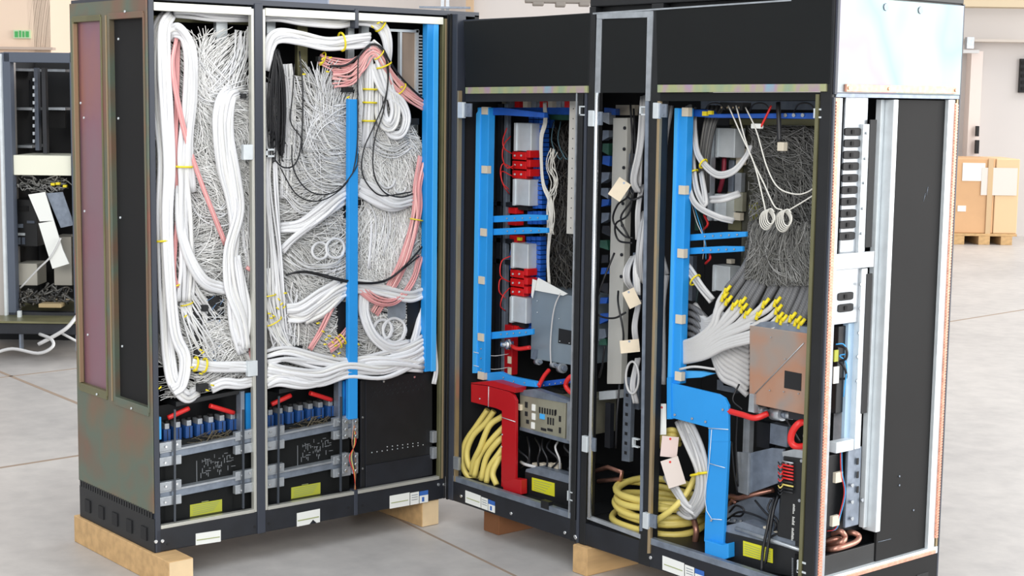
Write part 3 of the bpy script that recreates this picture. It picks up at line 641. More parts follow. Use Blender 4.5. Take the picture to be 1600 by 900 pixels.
sw([(385, 60, .06), (372, 95, .05), (350, 125, .045), (320, 150, .05)], 20, 10, 'fine white wires sloping down left below the pale inner post')
sw([(378, 48, .05), (376, 85, .045), (366, 120, .045), (362, 142, .05)], 20, 10, 'fine white wires hanging beside the first post near the top')
sw([(302, 130, .046), (325, 150, .042), (352, 150, .042), (385, 140, .046)], 24, 10, 'fine white wires running level at the top bracket')
sw([(300, 300, .046), (320, 330, .042), (345, 335, .042), (365, 320, .046)], 30, 10, 'fine white wires arching in the middle of the leftmost bay')
sw([(385, 320, .046), (384, 370, .044), (390, 420, .044), (388, 470, .046)], 14, 9, 'fine white wires falling right beside the first post')
sw([(596, 400, .044), (604, 350, .04), (600, 320, .044)], 26, 10, 'fine white wires rising to the sagging bundle between the posts')
sw([(572, 200, .045), (590, 225, .04), (615, 235, .04), (640, 225, .045)], 20, 9, 'fine white wires under the fat cable loop')
# pink
def pk(pts, w, n, label, ties=(), r=.0034, **kw): return bundle('A', pts, w, n, r, pinkw, 'wire_bundle', label, 'wire bundle', ties, **kw)
pk([(520, 118, .04, 2.2), (545, 118, .03, 2.0), (562, 104, .02, 1.4), (575, 84, .015, 1), (588, 82, .015, 1), (600, 98, .015, 1), (616, 126, .02, 1), (640, 150, .02, 1), (664, 166, .03, 1)], 15, 12, 'pink wire bundle arching over the top hook to the right', (.56, .82))
pk([(500, 90, .04), (520, 100, .04), (540, 104, .03), (560, 96, .03)], 16, 8, 'pink wire ends fanned out at the black connectors', (.1,), loose=.5)
pk([(660, 245, .03), (652, 290, .02), (652, 330, .02), (645, 370, .02), (632, 410, .02), (615, 440, .02), (600, 465, .03), (585, 490, .04)], 17, 11, 'long pink wire bundle running down beside the right blue post', (.35,))
pk([(530, 460, .02), (515, 490, .015), (500, 520, .015), (484, 546, .02)], 8, 5, 'pink wires slanting down left of the middle blue post')
pk([(562, 450, .02), (590, 470, .012), (620, 470, .012), (645, 440, .02), (657, 400, .03)], 12, 6, 'pink wires crossing the white bundle low between the posts')
pk([(550, 512, .03), (535, 530, .02), (515, 545, .02)], 14, 6, 'short pink wires with yellow ends above the level bundles', (.5, .7))
pk([(384, 520, .04), (392, 545, .04), (394, 560, .04)], 7, 4, 'pink wires low behind the first post')
# black
def bk(pts, label, r=.0028, nm='black_cable'): return cable('A', pts, r, blackc, nm, label)
hank = MB(); rr = random.Random(5)
for i in range(46):
    x0 = 431+rr.uniform(-2, 5); xb = 431+rr.uniform(-13, 14); yb = 225+rr.uniform(-25, 22); dd = rr.uniform(.0, .035)
    hank.tp('A', [(x0, 76+rr.uniform(0, 5), dd+.01), ((x0+xb)/2+(xb-431)*.35, 120, dd), (xb+(xb-431)*.12, 175, dd), (xb, yb, dd), (xb+rr.uniform(-5, 5), yb+8, dd+.01)], .0022, 5, 5)
tag(hank.build('wire_hank', blackc), 'black hank of wires hanging like a tassel at top of the middle bay', 'wire hank')
bk([(424, 228, .02), (430, 250, .01), (445, 262, .01), (462, 255, .015), (471, 220, .02), (473, 140, .03), (468, 80, .05)], 'black cable loop hanging right of the black hank')
bk([(438, 262, .0), (460, 300, -.004), (485, 314, -.004), (515, 308, .0), (545, 280, .0), (558, 230, -.008), (559, 120, -.008), (562, 86, .0), (580, 70, .01)], 'black cable sweeping from the hank across the middle blue post, lower loop', .0024)
bk([(456, 226, .01), (458, 262, .0), (475, 292, .0), (500, 304, .0), (530, 296, .0), (556, 262, -.008), (560, 240, -.008)], 'black cable sweeping from the hank to the blue post, upper loop', .0024)
bk([(460, 100, .04), (457, 150, .03), (454, 190, .03), (470, 215, .02), (472, 240, .02)], 'thin black cable behind the white wires right of the hank', .0022)
bk([(516, 103, .03), (540, 102, .02), (560, 88, .015), (578, 70, .01), (596, 74, .01), (610, 98, .01), (630, 125, .015), (664, 158, .03)], 'black cable following the pink arch at the top hook', .004)
bk([(590, 70, .01), (602, 88, .005), (606, 130, .005), (598, 165, .005), (583, 200, .005), (568, 235, .01), (566, 270, .01), (580, 295, .01), (600, 306, .01), (642, 300, .02)], 'black cable hanging in a long curve right of the blue post', .0026)
bk([(598, 80, .01), (607, 110, .01), (600, 170, .01), (585, 220, .015), (584, 270, .012), (600, 300, .008), (625, 308, .01), (645, 303, .02)], 'black cable hanging in a second curve beside the first', .0026)
bk([(447, 430, .03), (470, 424, .015), (500, 428, .01), (540, 438, .0), (580, 442, .005), (610, 434, .01), (640, 408, .01), (660, 385, .03)], 'black cable crossing the blue post below mid height, upper one', .0034)
bk([(450, 428, .03), (480, 426, .02), (520, 436, .01), (560, 443, .005), (600, 440, .005), (630, 420, .008), (655, 400, .02)], 'black cable crossing the blue post below mid height, lower one', .003)
# connectors, dark gaps
for i, (x, y, w, h, m) in enumerate(((648, 190, 14, 10, black), (655, 330, 8, 12, black), (545, 140, 16, 8, black), (382, 150, 7, 8, black), (500, 92, 5, 8, black), (434, 560, 20, 7, black), (466, 543, 14, 5, black), (318, 606, 16, 12, black), (322, 482, 8, 10, black))):
    tag(MB().pbox('A', x-w/2, y-h/2, x+w/2, y+h/2, .025, .02).build('plug', m, None, .002), ['black plug where the pink wires end near the right blue post', 'black clamp holding the pink bundle at mid height', 'black plug at the top of the middle blue post', 'black cap on the bracket beside the first post', 'black plug at the tips of the pink fan', 'black tube lying above the second battery box', 'small black plugs under the hanging white wires', 'black clip at the loop above the first battery box', 'small black block by the blue wires low in the leftmost bay'][i], 'plug')
MB().pbox('A', 528, 472, 546, 522, .042, .02).build('gap_shade_box', black, cabA); MB().pbox('A', 636, 470, 662, 530, .042, .02).build('gap_shade_box', black, cabA)  # black boxes stand in for shade in the gaps of the wiring
MB().pbox('A', 606, 472, 634, 500, .042, .02).build('pale_plate', galv, cabA)
for x, y in ((329, 467), (332, 488), (334, 550), (345, 475)): MB().pbox('A', x-5, y-6, x+4, y+6, .07, .02).build('blue_connector', blue, cabA, .002)
tag(strands('A', [(318, 460), (352, 460), (350, 570), (320, 570)], [(330, 480, 1, -.2, 30), (335, 550, 1, -.3, 20)], 70, .04, .06, .0015, 8, 5, 5, .5).build('wire_mass', island('blue_white_wire', [(120, 160, 205), (226, 226, 226), (214, 214, 214), (200, 205, 212)])), 'small tangle of pale blue and white wires low in the leftmost bay', 'wiring', kind='stuff')
rr = random.Random(9)
def marks(f, L, d, par, m=tieyel, s=.005):
    for x, y in L:
        c = q(f, x, y, d); a = rr.uniform(-.8, .8); ax = Vector((0, math.cos(a), math.sin(a))) if f in 'A' else Vector((math.cos(a), 0, math.sin(a)))
        MB().cyl(c-ax*s*1.2, ax, s*2.4, s*.55, 8).build('yellow_marker', m, par)
wm = tag(strands('A', [(420, 440), (470, 440), (470, 560), (420, 560)], [(440, 500, .2, 1, 50)], 90, .035, .055, .0028, 12, 8, 77, .25, 4).build('hanging_wires', whitec), 'hanging white wires with yellow end markers at lower left of the middle bay', 'wires', kind='stuff')
marks('A', [(424, 497), (421, 490), (428, 494), (440, 475), (436, 468), (446, 458), (444, 480), (434, 482), (497, 505), (510, 530), (520, 535), (515, 525), (525, 540), (508, 538), (530, 552), (522, 556), (505, 518), (560, 538), (475, 116), (504, 92), (516, 90), (502, 98), (512, 112), (591, 36), (582, 42), (596, 34), (628, 136), (544, 152), (300, 574), (306, 578), (314, 584), (324, 610), (332, 602), (317, 551), (314, 547), (250, 606), (290, 494)], .0, wm)

# ------------------------------------------------------------------ battery boxes under the wiring
def pA(name, m, par, x0, y0, x1, y1, d, t, bev=0): return MB().pbox('A', x0, y0, x1, y1, d, t).build(name, m, par, bev)
BL = empty('battery_box', q('A', 320, 812, .05), 'black battery box with blue cells, silver rails and yellow label, leftmost of two', 'battery box', 'battery boxes at the foot of the white-wired cabinet')
MB().poly('A', [(250, 694), (397, 668), (397, 797), (250, 825)], .045, .4).build('case', panelblack, BL, .003)
MB().poly('A', [(248, 634), (396, 608), (396, 664), (248, 690)], .2, .2).build('back_board', black, BL)
MB().poly('A', [(275, 628), (392, 606), (392, 612), (275, 636)], .04, .14).build('lid', black, BL, .002)
MB().poly('A', [(376, 612), (382, 611), (382, 690), (376, 690)], .03, .03).build('upright', galvd, BL)
for i in range(7):
    x = 262+i*17.2; y = 668-i*2.6
    cl = pA('cell', mat('cell_blue', (28, 72, 132), .45), BL, x-6, y+3, x+5, y+24, .06, .07, .002); 
    MB().pbox('A', x-4.5, y-6, x+3, y+3, .065, .04).build('terminal', galv, cl, .002); pA('terminal_cap', greyblack, cl, x-3, y-11, x+2, y-5, .07, .02, .002)
    pA('seam', deep, cl, x-.6, y+4, x+.6, y+24, .059, .002)
for pts in ([(262, 653, .06), (280, 645, .05), (295, 638, .05)], [(328, 634, .05), (345, 639, .05), (365, 645, .06)]):
    MB().tp('A', pts, .0085, 10).build('red_lead', redcab, BL)
mb = strands('A', [(290, 690), (330, 672), (362, 670), (362, 690), (300, 700)], [(325, 685, 1, -.2, 60)], 90, .03, .05, .0012, 8, 6, 3, .6).build('fine_wires', island('bronze_wire', [(96, 88, 70), (60, 58, 56), (120, 110, 84)]), BL); tag(mb, kind='stuff')
for yy in (0, 62):
    MB().poly('A', [(250, 709+yy), (397, 680+yy), (397, 690+yy), (250, 720+yy)], .02, .02).build('rail', galvd, BL, .002)
    MB().poly('A', [(250, 706+yy), (397, 677+yy), (397, 680+yy), (250, 709+yy)], .014, .03).build('rail_flange', galv, BL)
    for (a, b, c, e) in ((249, 693, 284, 728), (368, 676, 398, 709)):
        o = MB().poly('A', [(a, b+yy), (c, b-6+yy), (c, b+8+yy), (a, b+14+yy)], .012, .02).poly('A', [(a, e-12+yy), (c, e-18+yy), (c, e-3+yy), (a, e+2+yy)], .012, .02).build('rail_bracket', galv, BL, .002)
        for x, y in ((a+10, b+5), (a+9, e-5), (c-8, b+1)): MB().dot('A', x, y+yy, .010, .004, .004).build('bolt', chrome, o)
for x in (272, 379): MB().poly('A', [(x, 640), (x+3, 640), (x+3, 815-(x-272)*.19), (x, 815-(x-272)*.19)], .003, .004).build('clear_strap', glassd, BL)
pA('blue_strut', bluelt, BL, 244, 652, 252, 687, .02, .02); pA('blue_strut', blue, BL, 384, 614, 393, 672, .04, .02)
# printed diagram and label
dg = MB(); rq = random.Random(21)
for i in range(48):
    x = 312+rq.random()*56; y = 742-(x-312)*.2-rq.random()*28; 
    if rq.random() < .5: dg.pbox('A', x, y, x+rq.uniform(2, 8), y+.9, .0444, .0006)
    else: dg.pbox('A', x, y, x+.9, y+rq.uniform(2, 8), .0444, .0006)
dg.pbox('A', 307, 720, 308, 758, .0444, .0006)
tag(dg.build('printed_diagram', inkw, BL), kind='stuff')
lb = MB().poly('A', [(297, 789), (347, 780), (347, 800), (297, 810)], .044, .002).build('warning_label', yellab2, BL)
mb = MB()
for i in range(5): mb.poly('A', [(301+i % 2, 791+i*3.2), (343-i*2, 783+i*3.2), (343-i*2, 784+i*3.2), (301+i % 2, 792+i*3.2)], .0435, .0008)
mb.poly('A', [(315, 784), (326, 782), (326, 783), (315, 785)], .0435, .0008)
mb.build('label_print', greenink, lb)
B2 = copy_tree(BL, None, (0, .4035, 0)); B2['label'] = 'black battery box with blue cells, silver rails and yellow label, second from left'
# perforated box of the right bay
PB_ = empty('perforated_box', q('A', 620, 755, .03), 'plain black metal box with rows of small holes, under the right blue post', 'box')
MB().poly('A', [(564, 594), (676, 578), (676, 744), (564, 768)], .03, .4).build('case', black, PB_, .003)
for x in (563, 571): MB().poly('A', [(x, 596), (x+1.6, 596), (x+1.6, 766), (x, 767)], .027, .004).build('case_edge', basebk, PB_)
for x, y in ((599, 596), (647, 589), (566, 732), (566, 652)): MB().dot('A', x, y, .027, .004, .004).build('screw', chrome, PB_)
mb = MB()
for r_, (yy, n_) in enumerate(((606, 11), (613, 10), (620, 11))):
    for i in range(n_): mb.dot('A', 582+i*8+(r_ % 2)*4, yy-i*1.3, .0295, .0042, .001)
tag(mb.build('vent_holes', deep, PB_), kind='stuff')
mb = MB()
for i in range(11): mb.dot('A', 581+i*8, 707-i*1.2, .029, .0022, .001)
for i in range(7): mb.dot('A', 605+i*8, 698-i*1.0, .029, .0022, .001)
tag(mb.build('bright_holes', galvw, PB_), kind='stuff')
MB().poly('A', [(572, 728), (676, 710), (676, 742), (572, 765)], .024, .006).build('lower_cover', basebk, PB_, .002)
# silver bus connectors under the middle blue post
for i, (x, y) in enumerate(((548, 668), (548, 722))):
    cb = empty('bus_connector', q('A', x, y+20, 0), ('silver clamp block at the foot of the middle blue post, upper one', 'silver clamp block at the foot of the middle blue post, lower one')[i], 'clamp block')
    for dx in (-9, 7):
        MB().pbox('A', x+dx-4, y-14, x+dx+5, y+18, .004, .02).build('block', galv, cb, .002)
        for dy in (-9, 3, 13): MB().cyl(q('A', x+dx, y+dy, -.004), (1, 0, 0), .01, .006).build('bolt', chrome, cb)
for i, (c, m) in enumerate((('red', redcab), ('yellow', yelc), ('black', blackc), ('brown', copperpipe))):
    cable('A', [(552+i, 655, .01), (556-i*2, 690, -.006), (546+i*3, 715, .0), (553+i, 740, .0), (556-i, 770, .01)], .0016, m, c+'_wire', c+' thin wire running down through the silver clamp blocks', 'wire')
MB().pbox('A', 541, 590, 546, 655, .03, .02).build('blue_strut', bluedk, cabA); 
for y in (690, 715): MB().pbox('A', 676, y-16, 683, y+2, .01, .02).build('side_clamp', galv, cabA, .002)
# ------------------------------------------------------------------ right wing, red-bracket cabinet
def pB(name, m, par, x0, y0, x1, y1, d, t=.02, bev=0, lab=None, cat=None, group=None):
    o = MB().pbox('B', x0, y0, x1, y1, d, t).build(name, m, par, bev)
    return tag(o, lab, cat, group) if lab else o
def plB(name, m, par, pts, d, t=.01, bev=0): return MB().poly('B', pts, d, t).build(name, m, par, bev)
fr = empty('blue_rack_frame', q('B', 750, 590, .08), 'bright blue steel frame with short arms in the corner cabinet', 'steel frame')
plB('post', blue, fr, [(746, 168), (764, 168), (757, 583), (739, 583)], .075, .03, .002)
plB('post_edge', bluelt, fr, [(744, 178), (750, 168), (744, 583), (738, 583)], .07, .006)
plB('top_arm', bluedk, fr, [(757, 168), (786, 168), (850, 176), (850, 184), (786, 180), (757, 180)], .095, .02, .002)
def arm(x0, y0, x1, y1, w, d, par, m=blue, n=5):
    o = plB('arm', m, par, [(x0, y0), ((x0+x1)/2+15, (y0+y1)/2-2), (x1, y1), (x1, y1+w*.8), ((x0+x1)/2+15, (y0+y1)/2+w*.85), (x0, y0+w)], d, .012, .002)
    for i in range(n):
        x = x0+(x1-x0)*(.35+.13*i); y = y0+(y1-y0)*(.35+.13*i)+w*.4; MB().dot('B', x, y, d-.001, .003, .003).build('rivet', galv, o)
    return o
arm(760, 338, 853, 336, 10, .11, fr); arm(760, 358, 855, 356, 10, .11, fr); arm(757, 520, 832, 514, 11, .11, fr)
plB('lower_arm', blue, fr, [(755, 583), (780, 581), (795, 588), (835, 596), (838, 605), (815, 603), (790, 598), (755, 594)], .09, .02, .002)
for x, y in ((787, 590), (803, 596), (820, 598)): MB().dot('B', x, y, .089, .003, .003).build('rivet', galv, fr)
for x, y in ((757, 173), (757, 265), (755, 363), (752, 438), (751, 527), (751, 587)): pB('cream_block', cream, fr, x-5, y-6, x+4, y+6, .07, .02, .001)
for x, y in ((752, 545), (752, 560), (752, 577)): MB().dot('B', x, y, .074, .003, .003).build('rivet', galv, fr)
# dark structure behind
for x0, x1, m in ((775, 782, basebk), (785, 790, galvd)): MB().pbox('B', x0, 162, x1, 600, .2, .02).build('inner_post', m, cabB, .002)
for y in (405, 315, 372): MB().pbox('B', 765, y, 800, y+7, .2, .02).build('inner_bracket', basebk, cabB)
plB('circuit_board', pcb, cabB, [(790, 174), (905, 176), (905, 188), (790, 186)], .3, .01)
plB('terminal_strip', bluedk, cabB, [(770, 163), (905, 166), (905, 180), (770, 176)], .27, .02)
for i in range(9): pB('terminal', (cream, galv, redpl)[i % 3], cabB, 778+i*13, 158, 785+i*13, 168, .24, .02, .001)
# capacitor stack
cs = empty('module_stack', q('B', 812, 540, .25), 'stack of silver power modules with red and blue terminals in the corner cabinet', 'power modules')
pB('backbone', basebk, cs, 799, 175, 826, 540, .27, .02)
for (x0, y0, x1, y1) in ((804, 192, 830, 236), (802, 280, 827, 321), (799, 380, 825, 419), (797, 464, 822, 504)):
    o = pB('silver_module', galvw, cs, x0, y0, x1, y1, .20, .06, .003); pB('module_edge', galvw, o, x0-1, y0, x0+2, y1, .195, .06)
    pB('module_foot', deep, o, x0+3, y1, x1-2, y1+7, .22, .04)
for (x0, y0, x1, y1) in ((800, 236, 828, 280), (797, 421, 824, 463)):
    for j in range(3):
        yy = y0+j*(y1-y0)/3; o = pB('red_terminal', redpl, cs, x0, yy+1, x1-6, yy+(y1-y0)/3-1, .21, .05, .003)
        pB('red_terminal', redpl, cs, x1-6, yy-1, x1, yy+(y1-y0)/3-4, .19, .05, .003)
        for x in (x0+5, x0+15): MB().dot('B', x, yy+7, .208, .004, .004).build('screw', galvw, o)
for (x0, y0, x1, y1) in ((794, 324, 806, 334), (793, 346, 806, 352), (796, 368, 808, 379), (788, 508, 808, 516)): pB('red_terminal', redpl, cs, x0, y0, x1, y1, .21, .04, .002)
pB('warning_dot', tieyel, cs, 808, 371, 813, 376, .205, .01)
for x, y0, y1 in ((826, 180, 236), (825, 238, 280), (824, 284, 325), (824, 330, 345), (822, 370, 412), (821, 418, 462), (820, 466, 520)):
    for r_ in range(int((y1-y0)/7)+1):
        for c_ in range(3):
            pB('blue_connector', bluedk, cs, x+c_*8, y0+r_*7.2, x+c_*8+6.5, y0+r_*7.2+6, .24, .03, .001)
def cB(pts, r, m, nm, lab, cat='cable', k=6, n=8, **kw): return cable('B', pts, r, m, nm, lab, cat, k=k, n=n, **kw)
rd = [([(798, 213, .2), (788, 225, .16), (785, 245, .15), (792, 262, .17), (804, 258, .2)], 'red wire looping left of the top silver module'),
      ([(800, 240, .2), (788, 232, .15), (786, 218, .15), (792, 200, .18)], 'second red wire looping by the top silver module'),
      ([(802, 264, .2), (786, 256, .15), (782, 272, .14), (788, 292, .15), (796, 303, .2)], 'red wire looping beside the upper red terminals'),
      ([(800, 275, .2), (784, 268, .15), (785, 285, .14), (795, 296, .18)], 'second red wire beside the upper red terminals'),
      ([(798, 400, .2), (784, 408, .15), (782, 430, .14), (794, 440, .18)], 'red wire looping beside the lower red terminals'),
      ([(796, 440, .2), (782, 436, .15), (780, 455, .14), (790, 466, .18)], 'second red wire beside the lower red terminals'),
      ([(796, 450, .2), (786, 462, .16), (782, 478, .16), (790, 486, .2)], 'red wire below the lower red terminals')]
for p, l in rd: cB(p, .0022, redcab, 'red_wire', l, 'wire')
pB('red_post', red, cabB, 788, 508, 800, 585, .2, .03, .002)
for y in (563, 580): pB('paper_spot', paper, cabB, 793, y-6, 798, y+5, .195, .004)
o = MB().cyl(q('B', 782, 538, .14), RT, .05, .013, 14).cyl(q('B', 790, 538, .13), RT, .02, .02, 14).build('silver_fitting', chrome); tag(o, 'round silver hose fitting beside the blue frame, above the red bracket', 'fitting')
cB([(797, 540, .15), (810, 545, .15), (828, 543, .16)], .008, redcab, 'red_cable', 'short red cable running from the silver fitting behind the grey box')
for i, y in enumerate((551, 572)): cB([(740, y-1, .06), (770, y+5, .12), (795, y+2, .18)], .0014, greyc, 'thin_wire', ('thin grey wire stretched behind the blue frame, upper one', 'thin grey wire stretched behind the blue frame, lower one')[i], 'wire')
# red bracket
rb = empty('red_bracket', q('B', 795, 770, .05), 'glossy red steel bracket with a rounded corner standing behind the sill', 'bracket')
plB('bracket_arm', red, rb, [(736, 600), (760, 603), (795, 612), (802, 617), (806, 626), (805, 768), (783, 760), (784, 642), (775, 638), (736, 628)], .045, .012, .001)
plB('bracket_top', red, rb, [(736, 598), (770, 595), (806, 606), (805, 614), (795, 611), (760, 602), (736, 599)], .044, .05)
plB('bracket_foot', red, rb, [(785, 752), (803, 748), (814, 750), (814, 773), (786, 766)], .03, .03, .002)
MB().tube([q('B', 763.5, 604, .043), q('B', 763, 636, .043)], .0016, 5).build('white_line', galvw, rb)
MB().tube([q('B', 784, 652, .043), q('B', 805, 659, .043)], .0016, 5).build('white_line', galvw, rb)
for x, y in ((750, 623), (785, 679), (784, 698)): MB().dot('B', x, y, .042, .003, .002).build('screw', galvw, rb)
# yellow hoses behind the sill
hs = [([(762, 640, .1), (745, 665, .08), (728, 690, .06), (722, 715, .05), (727, 738, .05), (742, 750, .07), (756, 735, .1)], 'yellow hose, outermost bend at the left of the corner cabinet'),
      ([(772, 642, .1), (758, 662, .08), (740, 680, .06), (730, 705, .05), (733, 728, .05), (745, 740, .08)], 'yellow hose running just inside the outermost bend'),
      ([(786, 650, .1), (765, 665, .07), (750, 700, .05), (740, 722, .05), (737, 742, .06)], 'pale yellow hose crossing over the other hoses'),
      ([(792, 662, .12), (770, 685, .08), (750, 712, .06), (741, 745, .05)], 'yellow hose falling steeply in the middle of the hose pile'),
      ([(792, 680, .12), (778, 690, .08), (760, 715, .06), (752, 750, .05)], 'yellow hose right of the steep one'),
      ([(792, 690, .12), (780, 708, .08), (765, 730, .06), (760, 754, .05)], 'yellow hose ending upright at the sill'),
      ([(790, 700, .12), (778, 720, .07), (770, 740, .05), (776, 758, .05)], 'yellow hose end nearest the red bracket')]
for p, l in hs: cB(p, .0115, yelc, 'yellow_hose', l, 'hose', n=12)
# grey box with paper tag
gb = empty('grey_box', q('B', 868, 570, .2), 'flat blue-grey metal box with a black square, hung in the corner cabinet', 'box')
plB('case', steelgrey, gb, [(831, 452), (905, 464), (902, 572), (829, 560)], .2, .16, .002)
plB('case_edge', galvw, gb, [(903.5, 464), (906, 464), (903, 572), (901, 572)], .197, .01)
plB('black_square', deep, gb, [(873, 513), (893, 517), (892, 539), (872, 536)], .198, .003)
for x, y in ((875, 533), (890, 536), (840, 470), (895, 475), (874, 498), (840, 488)): MB().dot('B', x, y, .198, .002, .003).build('screw', galvw, gb)
plB('flange', galvd, gb, [(829, 560), (835, 546), (838, 547), (836, 562)], .19, .01)
o = MB().poly('B', [(841, 434), (887, 459), (880, 462), (832, 453)], .19, .002).poly('B', [(832, 436), (838, 438), (832, 466), (830, 462)], .185, .002).build('paper_sheet', whitelab); tag(o, 'white paper sheet lying on top of the blue-grey box', 'paper')
cB([(876, 458, .19), (868, 475, .185), (863, 500, .185), (860, 540, .185), (861, 572, .19)], .0028, greyc, 'clear_tube', 'thin clear tube hanging down the front of the blue-grey box', 'tube')
for x, y, r_, w_ in ((838, 565, .012, 'left'), (875, 575, .018, 'right'), (862, 570, .01, 'middle')):
    o = MB().cyl(q('B', x, y, .2), RT*.4-FW, .03, r_, 12).build('hose_fitting', galv); tag(o, 'round silver fitting under the blue-grey box, %s of three' % w_, 'fitting')
    MB().cyl(q('B', x, y, .2)+(RT*.4-FW)*.028, RT*.4-FW, .017, r_*.55, 12).build('nozzle', galvd, o)
cB([(858, 578, .17), (850, 588, .14), (842, 603, .1)], .008, redcab, 'red_cable', 'short red cable slanting down below the blue-grey box')
cB([(904, 584, .12), (890, 590, .1), (884, 602, .1), (892, 613, .1), (904, 614, .12)], .009, redcab, 'red_cable', 'red cable bent like a hook above the slotted power supply')
plB('blue_bar', bluedk, cabB, [(830, 598), (880, 592), (895, 590), (895, 598), (835, 606)], .14, .01)
for i in range(4): MB().dot('B', 850+i*9, 602-i*1.5, .139, .003, .003).build('rivet', galv, cabB)
# slotted power supply
ps = empty('power_supply', q('B', 855, 690, .08), 'silver power supply with dark slots and white switches', 'power supply')
plB('case', psu_beige, ps, [(812, 616), (884, 629), (882, 687), (813, 668)], .085, .25, .002)
plB('case_top', galvd, ps, [(813, 610), (835, 608), (896, 628), (884, 630), (812, 617)], .083, .03)
plB('case_rim', galvd, ps, [(812, 667), (882, 686), (897, 690), (897, 695), (882, 692), (812, 672)], .08, .02)
plB('rail', galv, ps, [(886, 628), (896, 629), (895, 690), (885, 688)], .075, .02, .001)
rr = random.Random(4)
for (x, y, w, h, n_) in ((820, 628, 5, 9, 1), (842, 636, 3, 9, 7), (820, 643, 5, 7, 1), (855, 652, 3, 11, 3), (873, 650, 4, 9, 1), (873, 668, 4, 9, 1), (845, 669, 9, 4, 2), (822, 656, 5, 6, 1), (867, 640, 3, 8, 1)):
    for i in range(n_): pB('slot', deep, ps, x+i*(w+1), y+i*.8, x+i*(w+1)+w-1, y+h+i*.8, .083, .004)
for x, y in ((833, 637), (833, 651), (832, 665)): pB('switch', whitelab, ps, x-2.5, y-5, x+2.5, y+5, .081, .006, .001)
pB('blue_switch', bluelt, ps, 843, 647, 850, 655, .081, .006, .001)
pB('plug', paper, ps, 807, 632, 813, 641, .075, .02, .001)
# black leads and black box with label
rr = random.Random(8)
lb_ = ['thin black lead under the power supply, first from the left', 'black lead crossing under the power supply', 'black lead in the middle of the tangle under the power supply', 'black lead looping right of the middle under the power supply', 'black lead under the right edge of the power supply', 'grey lead curving at the left under the power supply', 'short black lead dipping to the black box']
for i, l in enumerate(lb_):
    x = 812+i*12; cB([(x, 680+i*2, .12), (x+rr.uniform(-8, 8), 700, .08), (x+rr.uniform(2, 14), 718, .08), (x+rr.uniform(0, 10), 733, .1)], .0038, blackc if i != 5 else greyc, 'lead', l, 'cable')
bx = empty('black_box', q('B', 857, 800, .1), 'black box with a grey lid and yellow label behind the sill of the corner cabinet', 'box')
plB('case', black, bx, [(820, 736), (894, 756), (893, 806), (819, 782)], .07, .3, .003)
plB('lid', galvd, bx, [(822, 733), (840, 729), (896, 745), (895, 757), (821, 737)], .068, .04)
for x in (834, 846, 858, 868): pB('connector', cream, bx, x-3, 724, x+3, 733, .1, .02, .001)
lb = plB('warning_label', yellab, bx, [(831, 746), (866, 755), (866, 776), (831, 766)], .068, .002)
mb = MB()
for i in range(5): mb.poly('B', [(834, 750+i*3.3), (862-i*3, 757.2+i*3.3), (862-i*3, 758+i*3.3), (834, 750.9+i*3.3)], .0675, .0008)
mb.build('label_print', greenink, lb)
cv_ = MB()
cB([(814, 722, .1), (822, 726, .08), (838, 730, .09)], .006, greyc, 'grey_cable', 'grey cable bending onto the black box in the corner cabinet')
# perforated upright bar, dark wire mass, twine
pbq = plB('perforated_bar', mat('perf_bar', (188, 186, 180), .5), None, [(890, 157), (903, 157), (897, 366), (885, 365)], .07, .012, .001)
tag(pbq, 'long pale perforated bar hanging at the right of the corner cabinet', 'bar')
for i in range(13): MB().dot('B', 896-i*.35, 170+i*15.5, .069, .002, .001).build('bar_hole', deep, pbq)
MB().pbox('B', 840, 180, 908, 460, .42, .01).build('wire_panel', mat('dark_wire_panel', (58, 54, 50), .9, var=.4, scale=40), cabB)
tag(strands('B', [(850, 185), (905, 185), (905, 455), (838, 455)], [(880, 220, .3, 1, 40), (860, 300, .2, 1, 40), (890, 380, -.1, 1, 40), (870, 440, .1, 1, 40)], 520, .3, .36, .0016, 12, 8, 51, .6, 3).build('wire_mass', darkw), 'mass of dark grey fine wires behind the pale perforated bar', 'wiring', kind='stuff')
bundle('B', [(852, 160, .2), (852, 190, .2), (845, 215, .2), (846, 260, .2), (850, 290, .2), (860, 315, .2), (860, 350, .2), (856, 400, .2), (858, 445, .2)], 7, 4, .0032, twine, 'twine_strand', 'white twine strands hanging between blue terminals and dark wires', 'twine')
bundle('B', [(868, 235, .2), (862, 262, .2), (866, 285, .2), (858, 310, .2), (862, 340, .2), (862, 366, .2)], 14, 7, .0018, twine, 'twine_tangle', 'tangled knot of white twine in front of the dark wires', 'twine', loose=1.)
for i, (x, l) in enumerate(((866, 'left'), (876, 'middle'), (900, 'right'))):
    cB([(x, 190, .28), (x-4, 220, .24), (x+8, 248, .22), (x+16, 240, .26)], .002, mat('teal_wire', (84, 116, 128), .5), 'teal_wire', 'faint teal wire arcing over the dark wires, %s one' % l, 'wire')
pB('blue_wall', bluedk, cabB, 848, 184, 860, 200, .3, .02)

